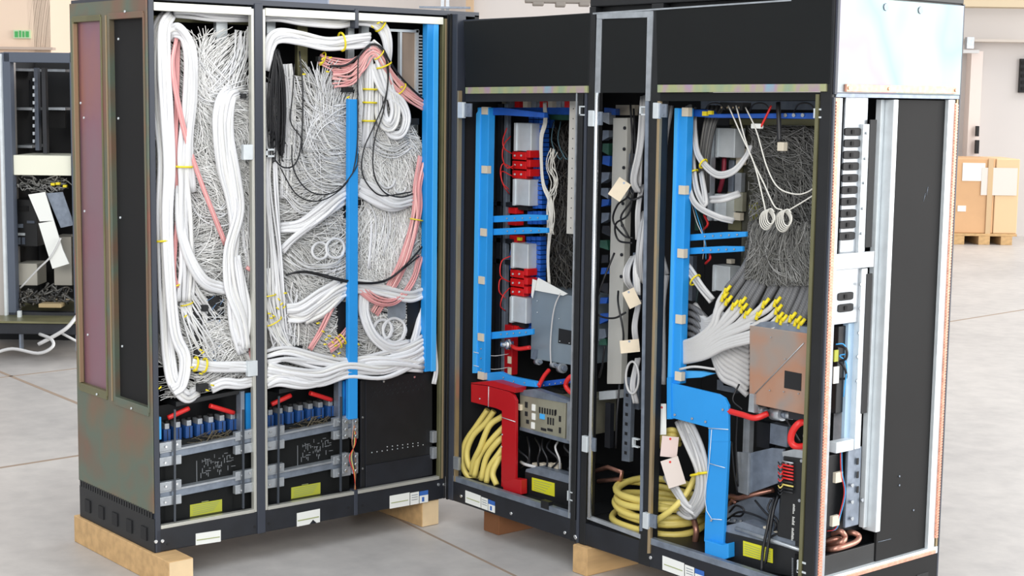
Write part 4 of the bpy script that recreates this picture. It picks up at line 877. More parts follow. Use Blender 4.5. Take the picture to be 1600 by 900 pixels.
# ------------------------------------------------------------------ narrow bay
br = plB('silver_bar', mat('pale_bar', (196, 196, 190), .45, .1), None, [(958, 184), (980, 184), (970, 600), (948, 600)], .2, .03, .002); tag(br, 'broad silver upright bar standing in the narrow bay', 'bar')
for y in (200, 233, 262, 318, 352, 398, 432): MB().dot('B', 977-(y-184)*.024, y, .198, .006, .004).build('knob', basebk, br)
b2 = plB('slotted_upright', galvd, None, [(975, 590), (987, 590), (983, 722), (971, 720)], .15, .02, .001); tag(b2, 'slotted steel upright low in the narrow bay', 'bar')
for i in range(8): MB().pbox('B', 978-i*.4, 600+i*15, 982-i*.4, 605+i*15, .149, .002).build('slot', deep, b2)
plB('white_tray', galvw, cabC, [(936, 612), (962, 610), (962, 623), (936, 625)], .2, .04)
plB('blue_part', bluedk, cabC, [(944, 168), (962, 170), (962, 180), (944, 178)], .25, .02); plB('pale_block', cream, cabC, [(962, 164), (992, 164), (990, 180), (962, 180)], .3, .02)
rr = random.Random(31)
for i in range(17):
    y = 180+i*22+rr.uniform(-4, 4); x = 950-(y-180)*.022+rr.uniform(-2, 2); m = (galvd, basebk, bluedk, galv, pcb, galvd)[rr.randint(0, 5)] if i not in (13, 14) else bluedk
    plB('slot_module', m, cabC, [(x-6, y), (x+rr.uniform(3, 7), y), (x+rr.uniform(3, 7), y+rr.uniform(8, 19)), (x-7, y+rr.uniform(8, 19))], .24, .03)
bk2 = [([(985, 160, .15), (988, 230, .12), (984, 300, .1), (965, 320, .1), (958, 345, .12), (975, 368, .12), (990, 372, .14)], 'black cable down the middle of the narrow bay, ending in a loop'),
       ([(990, 170, .15), (993, 260, .1), (984, 330, .1), (962, 350, .1), (966, 375, .12), (988, 380, .12)], 'black cable with a wider loop in the narrow bay'),
       ([(994, 190, .15), (982, 280, .1), (988, 310, .1), (970, 340, .1), (983, 372, .12)], 'black cable knotted right of the silver bar'),
       ([(980, 308, .1), (990, 312, .08), (1006, 305, .1)], 'short black cable reaching right from the knot'),
       ([(960, 395, .14), (942, 440, .1), (930, 480, .08), (938, 494, .1), (960, 497, .12), (978, 488, .14)], 'black cable swinging left below the knot in the narrow bay'),
       ([(966, 455, .14), (966, 475, .1), (974, 520, .1), (972, 550, .12)], 'black cable running down to the lower tag'),
       ([(945, 540, .1), (941, 570, .1), (936, 590, .12)], 'short black cable near the chrome rod in the narrow bay'),
       ([(968, 600, .12), (964, 650, .1), (962, 700, .12)], 'thin black cable beside the slotted upright')]
for p, l in bk2: cB(p, .0035, blackc, 'black_cable', l)
bh = [([(1005, 150, .12), (1000, 230, .08), (990, 280, .08), (996, 300, .1)], 'grey cable bending beside the upper tag'),
      ([(1006, 330, .12), (1002, 360, .08), (998, 400, .06), (1000, 440, .1)], 'grey cable passing behind the right edge of the narrow bay'),
      ([(990, 400, .12), (980, 420, .08), (980, 440, .08), (992, 456, .12)], 'grey cable bend between the two upper tags')]
for p, l in bh: bundle('B', p, 12, 5, .0045, greyc, 'grey_cable', l, 'cable', loose=.2)
for i in range(5): bundle('B', [(1004-i*2, 200+i*90, .13), (1000-i*3, 240+i*90, .09), (998-i, 290+i*85, .1)], 10, 4, .0045, greyc if i != 2 else whitec, 'grey_cable', 'grey cable along the right edge of the narrow bay, %s from the top' % ('first', 'second', 'third', 'fourth', 'fifth')[i], 'cable', loose=.2)
rg = [(988+math.cos(a)*10, 590+math.sin(a)*25, .08) for a in [j*.6 for j in range(16)]]
cB(rg, .004, greyc, 'cable_ring', 'grey cable wound in a narrow upright ring', 'cable coil')
def tagcard(f, c, w, h, ang, d, lab, m=paper):
    p = q(f, c[0], c[1], d); s = (p-CAM).length/FPX; ca, sa = math.cos(ang), math.sin(ang)
    ux = RT*ca+UP*sa; uy = -RT*sa+UP*ca
    o = MB().obox(p, ux*(w*s/2), uy*(h*s/2), FW*.0008).build('paper_tag', m, None); tag(o, lab, 'tag')
    MB().cyl(p+uy*(h*s*.38)-FW*.0012, FW, .0024, .004, 10).build('eyelet', redpl if 'red' in lab else galvd, o); return o
tagcard('B', (968, 296), 22, 32, -.6, .06, 'cream paper tag hanging highest in the narrow bay')
tagcard('B', (987, 466), 20, 28, .45, .06, 'cream paper tag at half height in the narrow bay')
tagcard('B', (984, 541), 30, 20, .1, .06, 'cream paper tag hanging lowest in the narrow bay')
turn = ('lowest turn', 'second turn from the bottom', 'third turn from the bottom', 'middle turn', 'third turn from the top', 'second turn from the top', 'topmost turn')
for i in range(7):
    pts = []; c0 = Vector((.975+.008*((i*5) % 3), .175, ZS+.024+i*.0165))
    rx, ry = .180-.006*((i*4) % 5), .135-.004*((i*3) % 4)
    for j in range(33):
        a = 2*math.pi*j/32; pts.append(c0+Vector((math.cos(a)*rx, math.sin(a)*ry, .010*math.sin(a*1+i*2.1)+.004*math.sin(3*a+i))))
    tag(MB().tube(pts, .0115, 10).build('yellow_hose', yelc), 'yellow hose coil under the narrow bay, %s' % turn[i], 'hose', 'turns of the yellow hose coil')
cB([(1086, 745, .12), (1072, 772, .08), (1050, 796, .04), (1018, 818, .03), (1000, 826, .05)], .0105, yelc, 'yellow_hose', 'yellow hose slanting from the coil up to the grey cables', 'hose', n=12)
for i in range(3): cB([(1025, 684+i*8, .14), (1040, 674+i*8, .1), (1052, 672+i*8, .1), (1062, 678+i*8, .14)], .0095, yelc, 'yellow_hose', 'short yellow hose arch below the blue bracket, %s of three' % ('top', 'middle', 'bottom')[i], 'hose', n=12)
o = MB().tube([q('B', *p) for p in ((930, 736, .2), (950, 730, .15), (972, 738, .14), (970, 748, .14), (935, 752, .18))], .008, 8).build('copper_pipe', copperpipe); tag(o, 'dull copper pipe above the yellow coil', 'pipe')

# ------------------------------------------------------------------ wide bay
f2 = empty('blue_bracket', q('B', 1120, 870, .06), 'large bright blue bracket with post, plate and foot in the wide bay', 'bracket')
plB('post', blue, f2, [(1054, 169), (1074, 169), (1062, 600), (1042, 600)], .05, .03, .002)
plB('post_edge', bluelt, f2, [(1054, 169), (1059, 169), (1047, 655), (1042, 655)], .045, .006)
plB('top_arm', bluedk, f2, [(1072, 170), (1110, 172), (1115, 178), (1282, 176), (1282, 186), (1110, 184), (1072, 181)], .09, .02, .002)
for x in (1228, 1241, 1255): MB().dot('B', x, 180, .089, .006, .004).build('rivet', galv, f2)
plB('plate', blue, f2, [(1046, 598), (1122, 616), (1132, 622), (1138, 634), (1138, 690), (1107, 690), (1107, 668), (1046, 652)], .04, .010, .001)
plB('leg', blue, f2, [(1107, 688), (1138, 690), (1130, 852), (1100, 846)], .041, .012, .001)
plB('foot', blue, f2, [(1101, 844), (1128, 852), (1138, 849), (1138, 872), (1128, 876), (1101, 866)], .02, .03, .002)
plB('plate', blue, f2, [(1042, 590), (1048, 590), (1049, 655), (1042, 652)], .035, .02)
MB().tube([q('B', 1107, 669, .038), q('B', 1138, 671, .038)], .0014, 5).build('white_line', galvw, f2)
MB().tube([q('B', *p) for p in ((1112, 671, .037), (1108, 724, .037), (1101, 775, .037), (1104, 798, .037), (1112, 811, .037), (1128, 812, .037))], .0014, 5).build('white_line', galvw, f2)
MB().tube([q('B', 1108, 724, .037), q('B', 1133, 731, .037)], .0014, 5).build('white_line', galvw, f2)
for x, y in ((1130, 640), (1055, 648), (1082, 654), (1103, 659), (1112, 813)): MB().dot('B', x, y, .039, .004, .004).build('screw', galv, f2)
arm(1068, 367, 1165, 362, 10, .09, f2, n=5); arm(1066, 388, 1160, 385, 10, .09, f2, n=5)
plB('arm', bluelt, f2, [(1062, 579), (1095, 580), (1115, 584), (1095, 590), (1062, 592)], .075, .015, .002)
for x, y in ((1070, 175), (1065, 297), (1063, 396), (1060, 499), (1059, 588)): pB('cream_block', cream, f2, x-5, y-7, x+5, y+7, .045, .02, .001)
# left side grey cables behind the post
def bb(pts, w, n, label, ties=(), r=.0055, m=None, **kw): return bundle('B', pts, w, n, r, m or greyc, 'cable_bundle', label, ties=ties, **kw)
bb([(1044, 165, .14), (1036, 220, .12), (1034, 300, .12), (1030, 380, .12), (1038, 430, .12)], 14, 5, 'grey cables hanging between the brass strip and the blue post')
bb([(1040, 430, .12), (1034, 480, .1), (1033, 540, .1), (1032, 600, .1)], 14, 6, 'grey cables below, between the brass strip and the blue post')
bb([(1076, 165, .14), (1080, 220, .12), (1082, 280, .12), (1095, 310, .12)], 8, 4, 'grey cable pair right of the blue post top', (.75,))
bb([(1084, 170, .14), (1085, 210, .1), (1092, 245, .08), (1118, 272, .06), (1145, 268, .06), (1165, 245, .08), (1172, 228, .1)], 9, 3, 'grey cable curving in a wide U across the silver modules', (.4,), loose=.1)
bb([(1080, 200, .14), (1083, 260, .1), (1090, 300, .08), (1102, 318, .06), (1095, 270, .1)], 8, 3, 'grey cable loop right of the blue post', (.3,), loose=.1)
bb([(1072, 260, .12), (1078, 300, .08), (1090, 322, .06), (1120, 338, .06), (1146, 345, .1)], 8, 3, 'grey cable sloping right to the lower silver module', loose=.1)
bb([(1110, 312, .07), (1130, 310, .06), (1155, 302, .1)], 9, 3, 'short grey cable between the two silver modules', loose=.1)
bb([(1062, 405, .1), (1078, 425, .08), (1095, 450, .07), (1112, 470, .08)], 14, 4, 'grey cable slanting below the lower blue arm', (.5,), loose=.15)
for (x0, y0, x1, y1) in ((1118, 200, 1148, 246), (1116, 303, 1134, 345), (1113, 415, 1140, 455)):
    o = pB('silver_module', galvw, None, x0, y0, x1, y1, .22, .05, .002); tag(o, 'silver module in the wide bay, %s of three' % {200: 'top', 303: 'middle', 415: 'bottom'}[y0], 'module')
    pB('module_edge', galvw, o, x0, y0, x0+3, y1, .215, .01)
MB().pbox('B', 1107, 180, 1111, 345, .2, .02).build('inner_post', galv, cabC); MB().pbox('B', 1140, 195, 1160, 360, .3, .02).build('inner_post', olive, cabC)
cB([(1132, 245, .25), (1130, 275, .24), (1124, 300, .25)], .008, mat('dark_red_cable', (130, 30, 50), .5), 'red_cable', 'dark red cable behind the top silver module')
for i, (x, y) in enumerate(((1100, 350), (1104, 402))): tag(MB().tp('B', [(x, y-14, .14), (x+6, y, .12), (x-2, y+10, .14)], .004).build('red_wire', redcab), ('dark red wire above the upper blue arm in the wide bay', 'dark red wire under the lower blue arm in the wide bay')[i], 'wire')
for i in range(3): cB([(1076+i*3, 300+i*6, .13), (1088+i*4, 345, .1), (1100+i*2, 375+i*4, .1), (1098+i*5, 405, .12)], .0014, (greyc, bluelt, blackc)[i], 'thin_wire', 'thin %s wire crossing the blue arms of the wide bay' % ('grey', 'pale blue', 'black')[i], 'wire')
# fine grey wire field
MB().pbox('B', 1160, 190, 1286, 480, .3, .01).build('wire_panel', mat('grey_wire_panel', (70, 70, 62), .9, var=.4, scale=40), cabC)
plB('yellow_board', mat('yellow_board', (150, 148, 30), .6), cabC, [(1170, 320), (1195, 312), (1190, 345), (1172, 345)], .27, .01)
for x, y in ((1217, 247), (1242, 260), (1222, 315), (1182, 330)): pB('yellow_patch', MATS['yellow_board'], cabC, x-8, y-7, x+8, y+7, .285, .01)
P5 = [(1165, 195), (1284, 195), (1284, 420), (1160, 420), (1170, 330)]
F5 = [(1200, 220, 1, .6, 30), (1250, 220, .6, 1, 30), (1220, 270, 1, .2, 30), (1260, 290, 1, .5, 30), (1190, 350, -.3, 1, 30), (1230, 350, -.1, 1, 30), (1270, 360, .3, 1, 30), (1200, 400, -.1, 1, 30), (1250, 400, .2, 1, 30)]
tag(strands('B', P5, F5, 1900, .18, .27, .0013, 12, 7, 61, .55, 3).build('wire_mass', greyw), 'dense mesh of fine grey wires high in the wide bay', 'wiring', kind='stuff')
tag(strands('B', [(1176, 345), (1264, 345), (1272, 400), (1276, 446), (1205, 450), (1160, 436), (1166, 400)], [(1180, 380, -.25, 1, 30), (1220, 380, 0, 1, 30), (1250, 380, .1, 1, 30), (1165, 450, -.5, 1, 30), (1250, 450, .3, 1, 30)], 1500, .055, .10, .0014, 14, 9, 62, .12, 3).build('wire_mass', greyw), 'grey wires falling like hair below the two twine coils', 'wiring', kind='stuff')
tag(strands('B', [(1228, 385), (1280, 385), (1278, 480), (1240, 470)], [(1260, 430, -.2, 1, 40)], 160, .15, .2, .0014, 10, 8, 63, .5, 3).build('wire_mass', greyw), 'fine grey wires over the blue parts at the right of the wide bay', 'wiring', kind='stuff')
plB('blue_part', bluedk, cabC, [(1245, 372), (1280, 374), (1278, 412), (1243, 410)], .28, .02); plB('copper_part', copperpipe, cabC, [(1248, 414), (1280, 416), (1279, 424), (1248, 422)], .28, .02)
# braided bundles with yellow ties becoming pale cables, sweeping down-left
ends = [(1136, 452, 1176, 392), (1132, 462, 1172, 395), (1138, 468, 1180, 398), (1148, 475, 1190, 402), (1160, 470, 1196, 400), (1162, 480, 1200, 404), (1168, 488, 1206, 408),
        (1196, 472, 1226, 410), (1214, 470, 1236, 412), (1216, 482, 1242, 414), (1218, 494, 1246, 418), (1224, 498, 1252, 420), (1238, 494, 1262, 424), (1246, 500, 1268, 428), (1252, 504, 1272, 434), (1186, 490, 1215, 410)]
ends.sort()
rr = random.Random(12)
ordn = ['first', 'second', 'third', 'fourth', 'fifth', 'sixth', 'seventh', 'eighth', 'ninth', 'tenth', 'eleventh', 'twelfth', 'thirteenth', 'fourteenth', 'fifteenth', 'sixteenth']
for i, (x, y, x2, y2) in enumerate(ends):
    o = cB([(x2+4, y2-20, .13), (x2, y2+5, .10), ((x+x2)/2+4, (y+y2)/2, .08), (x, y, .06)], .0115, braid, 'braided_cable', 'grey braided cable fanning out, %s of sixteen from the left' % ordn[i], 'cable', group='grey braided cables of the wide bay', n=10)
    t = i/(len(ends)-1); ye = 536+t*30; ym = y+(ye-y)*.66
    o = cB([(x, y, .06), (x-12-16*t, y+20-2*t, .05), (1112+28*t, ym-4, .05), (1086+14*t, ye-7, .055), (1056, ye+2, .08)], .0085, greyc, 'pale_cable', 'pale cable sweeping left from the yellow marker, %s of sixteen' % ordn[i], 'cable', group='pale cables with yellow markers', n=9)
    for s in (0, 1):
        c = q('B', x-3+s*5, y+4-s*5, .045-s*.004); ax = (RT*.6+UP*.75).normalized() if s else (RT*.3+UP*1).normalized()
        MB().cyl(c-ax*.012, ax, .024, .0055, 8).build('yellow_marker', tieyel, o)
for i in range(12):
    y = 516+i*8.5; x0 = 1172 if y < 600 else 1168
    cB([(x0, y+8, .15), (1150, y-2-i*.5, .13), (1126, y-26+i*.3, .11), (1104, 500+i*2.5, .11), (1086, 476+i*5.5, .13)], .0098, greyc, 'pale_cable', 'pale cable disappearing behind the copper-tinted box, %s from the top' % ordn[i], 'cable', group='pale cables behind the copper-tinted box', n=9)
for i in range(6):
    y = 488+i*11
    cB([(1060, y, .13), (1075, y-10, .11), (1092, y-2, .11), (1104, y+10, .12)], .009, braid, 'braided_cable', 'grey cable bend right behind the blue post, %s from the top' % ordn[i], 'cable', group='grey cable bends behind the blue post', n=9)
cB([(1062, 577, .05), (1085, 573, .05), (1118, 577, .06)], .004, greyc, 'grey_cable', 'slim pale cable lying along the small lower blue arm')
bb([(1062, 655, .09), (1080, 700, .07), (1094, 740, .06), (1092, 775, .06), (1078, 800, .07), (1062, 790, .08)], 22, 7, 'grey cable bundle hanging behind the blue leg and turning back', (.42,), r=.0075)
bb([(1072, 655, .08), (1092, 700, .06), (1102, 745, .055), (1098, 780, .055), (1082, 805, .07)], 14, 5, 'grey cable bundle closest to the blue leg', (.46,), r=.0075)
bb([(1040, 742, .07), (1058, 770, .06), (1072, 790, .06), (1090, 802, .07)], 12, 4, 'grey cables crossing over the yellow coil', r=.007)
o = tagcard('B', (1034, 655), 14, 48, 0, .05, 'tall white tag with a red dot under the brass strip', whitelab)
o = tagcard('B', (1046, 698), 26, 32, -.1, .05, 'pinkish paper tag with a red eyelet below the blue plate', mat('pink_tag', (216, 196, 190), .8))
o = tagcard('B', (1052, 738), 28, 44, .3, .045, 'crumpled paper tag with a red eyelet above the yellow coil', mat('pale_tag', (214, 202, 194), .8))
# twine and its two coils
for i, (x, y, s) in enumerate(((1197, 344, 11), (1223, 346, 12))):
    pts = [(x+(j//9)*1.8+math.cos(a)*s*(1-.35*(j//9)/4)*.9, y-(j//9)*1.5+math.sin(a)*s*1.35*(1-.2*(j//9)/4), .03-.0008*j) for j, a in enumerate([j*.7 for j in range(45)])]
    cable('B', pts, .0020, twine, 'twine_coil', ('neat coil of white twine hanging in the wide bay, left of two', 'neat coil of white twine hanging in the wide bay, right of two')[i], 'twine coil', k=4)
for p, l in (([(1138, 165, .06), (1160, 215, .04), (1178, 255, .03), (1192, 310, .02), (1196, 330, .02)], 'white twine dropping to the left coil'), ([(1150, 165, .06), (1170, 235, .04), (1195, 290, .03), (1210, 322, .02), (1222, 328, .02)], 'white twine dropping to the right coil'),
             ([(1165, 168, .06), (1182, 205, .04), (1198, 260, .03), (1215, 292, .03), (1240, 303, .03), (1262, 300, .03), (1284, 282, .02)], 'white twine slung in a curve to the right post'), ([(1230, 330, .02), (1255, 315, .02), (1284, 297, .02)], 'white twine rising from the right coil to the post')):
    cB(p, .0022, twine, 'twine', l, 'twine')
tag(MB().pbox('B', 1173, 193, 1188, 201, .06, .015).build('white_plug', whitelab, None, .002), 'white plug hanging near the top of the wide bay', 'plug')
tag(MB().pbox('B', 1214, 222, 1224, 236, .06, .02).build('white_plug', cream, None, .002), 'cream plug at the end of the thick black lead', 'plug')
cB([(1216, 160, .08), (1217, 190, .07), (1218, 222, .065)], .007, blackc, 'black_cable', 'thick short black lead hanging to the cream plug'); cB([(1205, 165, .08), (1198, 180, .07), (1189, 198, .065)], .0035, redcab, 'red_wire', 'pinkish red wire leading to the white plug', 'wire')
MB().pbox('B', 1125, 160, 1160, 172, .1, .04).build('dark_block', black, cabC); 
for i in range(4): MB().dot('B', 1128+i*9, 168, .099, .003, .002).build('rivet', brass, cabC)
plB('rear_board', galvd, cabC, [(1095, 158), (1282, 158), (1282, 172), (1095, 170)], .3, .01); plB('olive_rail', olive, cabC, [(1140, 186), (1284, 186), (1284, 197), (1140, 195)], .26, .02)
pB('yellow_clip', tieyel, cabC, 1097, 174, 1104, 181, .08, .01); pB('yellow_clip', tieyel, cabC, 1106, 173, 1112, 179, .08, .01)
rr = random.Random(44)
for i in range(4): bb([(1108+i*7, 165, .16), (1100+i*5, 200, .13), (1094+i*4, 250, .12), (1096+i*3, 300, .14)], 6, 3, 'dark grey cables hanging behind the loops, %s from the left' % ordn[i], m=darkw, r=.004)
for i, l in enumerate(('black cable arching under the top valance near the blue post', 'black cable arching under the valance in the middle', 'black cable hooked under the valance at the right')):
    x = 1100+i*70; cB([(x, 176, .1), (x+8, 163, .08), (x+24, 162, .08), (x+34, 172, .1)], .0025, blackc, 'black_cable', l)
# copper-tinted box
cb = empty('copper_tinted_box', q('B', 1215, 650, .1), 'large copper-tinted metal box with a black square in the wide bay', 'box')
plB('case', coppersteel, cb, [(1171, 508), (1269, 522), (1264, 650), (1170, 630)], .04, .2, .003)
plB('lid', galvd, cb, [(1173, 505), (1205, 502), (1268, 512), (1269, 523), (1171, 509)], .042, .06)
plB('case_edge', galvw, cb, [(1267, 522), (1270, 522), (1265, 650), (1262, 650)], .037, .01)
plB('black_square', deep, cb, [(1226, 579), (1252, 584), (1251, 611), (1225, 606)], .038, .004)
MB().tube([q('B', 1180, 615, .0385), q('B', 1256, 536, .0385)], .0016, 5).build('pale_scratch', galv, cb)
for x, y in ((1205, 527), (1227, 561), (1225, 612), (1248, 615), (1203, 610), (1232, 508)): MB().dot('B', x, y, .038, .002, .003).build('screw', galv, cb)
plB('corner_bracket', galv, cb, [(1171, 615), (1178, 616), (1178, 645), (1169, 643)], .03, .02)
for x, y, r_, w_ in ((1180, 640, .012, 'leftmost'), (1208, 646, .02, 'largest'), (1222, 648, .012, 'third'), (1258, 655, .012, 'rightmost')):
    o = MB().cyl(q('B', x, y, .09), RT*.5-FW, .05, r_, 14).build('hose_fitting', galv); tag(o, 'round silver fitting under the copper-tinted box, %s of four' % w_, 'fitting')
    MB().cyl(q('B', x, y, .09)+(RT*.5-FW)*.044, RT*.5-FW, .018, r_*.5, 14).build('nozzle', galvd, o)
plB('ribbed_block', basebk, cb, [(1232, 642), (1262, 648), (1261, 660), (1232, 654)], .06, .05)
cB([(1138, 642, .05), (1160, 648, .04), (1180, 653, .04), (1200, 646, .07)], .0095, redcab, 'red_cable', 'thick red cable running from the blue plate to the fittings', n=12)
cB([(1262, 658, .08), (1248, 662, .05), (1238, 675, .04), (1236, 690, .04), (1245, 698, .05), (1264, 696, .08)], .0105, redcab, 'red_cable', 'thick red cable bent like a C below the copper-tinted box', n=12)
for i, (p, l) in enumerate((([(1228, 655, .07), (1238, 670, .05), (1250, 690, .06)], 'black lead beside the bent red cable'), ([(1262, 668, .06), (1256, 682, .05), (1264, 694, .07)], 'short grey lead right of the bent red cable'), ([(1155, 600, .1), (1145, 625, .08), (1160, 640, .08)], 'thin black wire left of the copper-tinted box'), ([(1143, 690, .1), (1146, 730, .1), (1152, 770, .12)], 'black lead down behind the blue leg'), ([(1152, 650, .12), (1150, 700, .12), (1153, 760, .12)], 'black lead along the silver post'))): cB(p, .003, greyc if i == 1 else blackc, 'black_lead' if i != 1 else 'grey_lead', l)
MB().pbox('B', 1161, 655, 1171, 712, .14, .02).build('inner_post', galv, cabC); MB().pbox('B', 1203, 664, 1230, 696, .16, .03).build('grey_block', galvd, cabC); MB().pbox('B', 1182, 660, 1202, 700, .2, .03).build('dark_block', basebk, cabC)
# bent sheet, black module with terminals, black box
plB('bent_sheet', galvd, cabC, [(1152, 706), (1170, 708), (1205, 700), (1224, 702), (1224, 752), (1168, 772), (1152, 768)], .14, .01, .001)
plB('bent_sheet_lip', galv, cabC, [(1150, 706), (1170, 708), (1168, 774), (1150, 768)], .13, .01, .001)
md = empty('control_module', q('B', 1248, 850, .1), 'black control module with red and yellow terminal wires at the right of the wide bay', 'control module')
plB('case', black, md, [(1224, 712), (1266, 718), (1258, 850), (1214, 838)], .035, .3, .003)
plB('lid', galv, md, [(1222, 706), (1240, 702), (1268, 706), (1266, 719), (1223, 713)], .037, .08)
for i in range(10):
    y = 722+i*5.2; m = redcab if i in (1, 2, 3, 4, 5) else (yelc if i in (7,) else galv if i == 0 else blackc)
    MB().tp('B', [(1222, y-2, .03), (1230, y, .022), (1240, y+2, .03)], .0028, 6).build('terminal_wire', m, md)
    MB().tp('B', [(1216, y, .028), (1219, y+4, .02), (1224, y-1, .03)], .0022, 5).build('terminal_wire', m if i % 2 else blackc, md)
for x, y in ((1253, 720), (1250, 782), (1229, 723), (1236, 724)): MB().dot('B', x, y, .034, .005, .004).build('screw', galv, md)
mb = MB(); rq = random.Random(3)
for i in range(26):
    y = 788+i*2.2 
    if 14 < i < 17 or 6 < i < 9: continue
    mb.pbox('B', 1239-(y-788)*.05, y, 1239-(y-788)*.05+rq.uniform(2, 4), y+1.1, .0343, .0006)
tag(mb.build('white_print', whitelab, md), kind='stuff')
b3 = empty('black_box', q('B', 1200, 900, .1), 'low black box with grey lid and two yellow labels in the wide bay', 'box')
plB('case', black, b3, [(1130, 830), (1256, 862), (1254, 905), (1128, 880)], .05, .35, .003)
plB('lid', galvd, b3, [(1132, 822), (1160, 815), (1256, 850), (1258, 864), (1132, 832)], .052, .05)
MB().tube([q('B', 1150, 826, .05), q('B', 1256, 861, .05)], .007, 8).build('lid_roll', galv, b3)
plB('board_top', galvd, b3, [(1130, 795), (1175, 775), (1218, 780), (1216, 835), (1160, 818), (1130, 815)], .16, .01)
for i in range(6): MB().dot('B', 1140+i*9, 812+i*1, .158, .004, .004).build('rivet', galv, b3)
for a, b in ((1161, 1190), (1193, 1207)):
    lb = plB('warning_label', yellab, b3, [(a, 845+(a-1161)*.28), (b, 845+(b-1161)*.28), (b, 868+(b-1161)*.26), (a, 868+(a-1161)*.26)], .048, .002)
    mb = MB()
    for i in range(5): mb.poly('B', [(a+2, 849+(a-1161)*.28+i*3.6), (b-3, 849+(b-1161)*.28+i*3.6), (b-3, 850+(b-1161)*.28+i*3.6), (a+2, 850+(a-1161)*.28+i*3.6)], .0475, .0008)
    mb.build('label_print', greenink, lb)
mb = MB()
for i in range(13): mb.pbox('B', 1237, 872+i*2.6, 1239.5, 873.6+i*2.6, .0475, .0008)
tag(mb.build('white_print', inkw, b3), kind='stuff')
for x, y in ((1195, 830), (1211, 838)): pB('connector', cream, b3, x-3, y-7, x+3, y+5, .06, .02, .001)
for i, (p, l) in enumerate((([(1210, 778, .09), (1204, 800, .06), (1198, 830, .04), (1192, 860, .03), (1190, 892, .02)], 'thick black cable hanging over the yellow labels'), ([(1216, 775, .08), (1208, 800, .05), (1202, 840, .035), (1196, 880, .025)], 'black cable running close beside the thick one'), ([(1180, 782, .1), (1195, 800, .08), (1212, 818, .07), (1208, 835, .07)], 'black cable crossing the grey board, upper one'),
      ([(1135, 812, .12), (1155, 800, .1), (1180, 805, .1), (1200, 815, .08)], 'black cable lying flat on the grey board'), ([(1195, 845, .05), (1212, 835, .05), (1235, 826, .06)], 'black cable rising right to the control module'), ([(1205, 780, .08), (1200, 796, .07), (1214, 812, .07), (1216, 830, .07)], 'black cable dropping to the cream connectors'),
      ([(1140, 800, .14), (1150, 790, .12), (1162, 796, .12), (1158, 806, .12), (1144, 806, .13)], 'small black cable loop on the grey board'), ([(1136, 819, .1), (1160, 822, .09), (1185, 824, .09)], 'black cable along the rear of the lid'))): cB(p, .005 if i < 2 else .0035, blackc, 'black_cable', l)
cp = MB().tp('B', [(1130, 790, .2), (1140, 776, .17), (1155, 778, .15), (1178, 772, .16), (1210, 765, .2)], .009, 9).tp('B', [(1138, 796, .18), (1144, 782, .16), (1150, 786, .16)], .007, 8)
tag(cp.build('copper_pipe', copperpipe), 'dull copper pipe behind the black cables of the wide bay', 'pipe')
cp = MB().tp('B', [(1084, 812, .12), (1088, 830, .11), (1086, 850, .12), (1095, 865, .14)], .010, 9)
tag(cp.build('copper_pipe', copperpipe), 'short copper pipe left of the blue foot', 'pipe')

rr = random.Random(90)
for (x0, y0, x1, y1, m) in ((1149, 205, 1158, 228, olive), (1150, 232, 1160, 258, cream), (1138, 250, 1146, 300, galvd), (1148, 270, 1158, 300, galv), (1136, 300, 1160, 330, psu_beige), (1140, 332, 1156, 344, cream), (1112, 248, 1118, 302, black), (1076, 400, 1082, 470, galvd), (1135, 405, 1142, 412, cream), (1115, 180, 1140, 196, basebk), (1086, 300, 1092, 360, pcb), (1130, 590, 1165, 606, greyblack), (1120, 596, 1150, 612, galvd)):
    pB('inner_part', m, cabC, x0, y0, x1, y1, .26, .02, .001)
for i, (x, y) in enumerate(((1085, 190), (1088, 220), (1086, 250), (1084, 420))):
    cB([(x, y, .2), (x+6, y+30, .18), (x+3, y+70, .18), (x+12, y+100, .2)], .004, mat('dark_teal', (44, 60, 62), .5), 'dark_cable', 'dark green cable behind the grey loops of the wide bay, %s from the top' % ordn[i])
for i in range(5):
    x = 792+i*3; cB([(x, 196+i*60, .24), (x-5, 230+i*60, .22), (x+2, 262+i*60, .24)], .0016, (bluedk, redcab, blackc)[i % 3], 'thin_wire', 'thin wire behind the red wire loops in the corner cabinet, %s from the top' % ordn[i], 'wire')
for (x0, y0, x1, y1, m) in ((868, 596, 900, 604, black), (838, 606, 880, 612, greyblack), (945, 630, 953, 700, basebk), (982, 240, 986, 300, galvd), (988, 395, 996, 470, galvd), (992, 580, 998, 640, galvd)):
    pB('inner_part', m, cabB if x1 < 905 else cabC, x0, y0, x1, y1, .2, .02, .001)
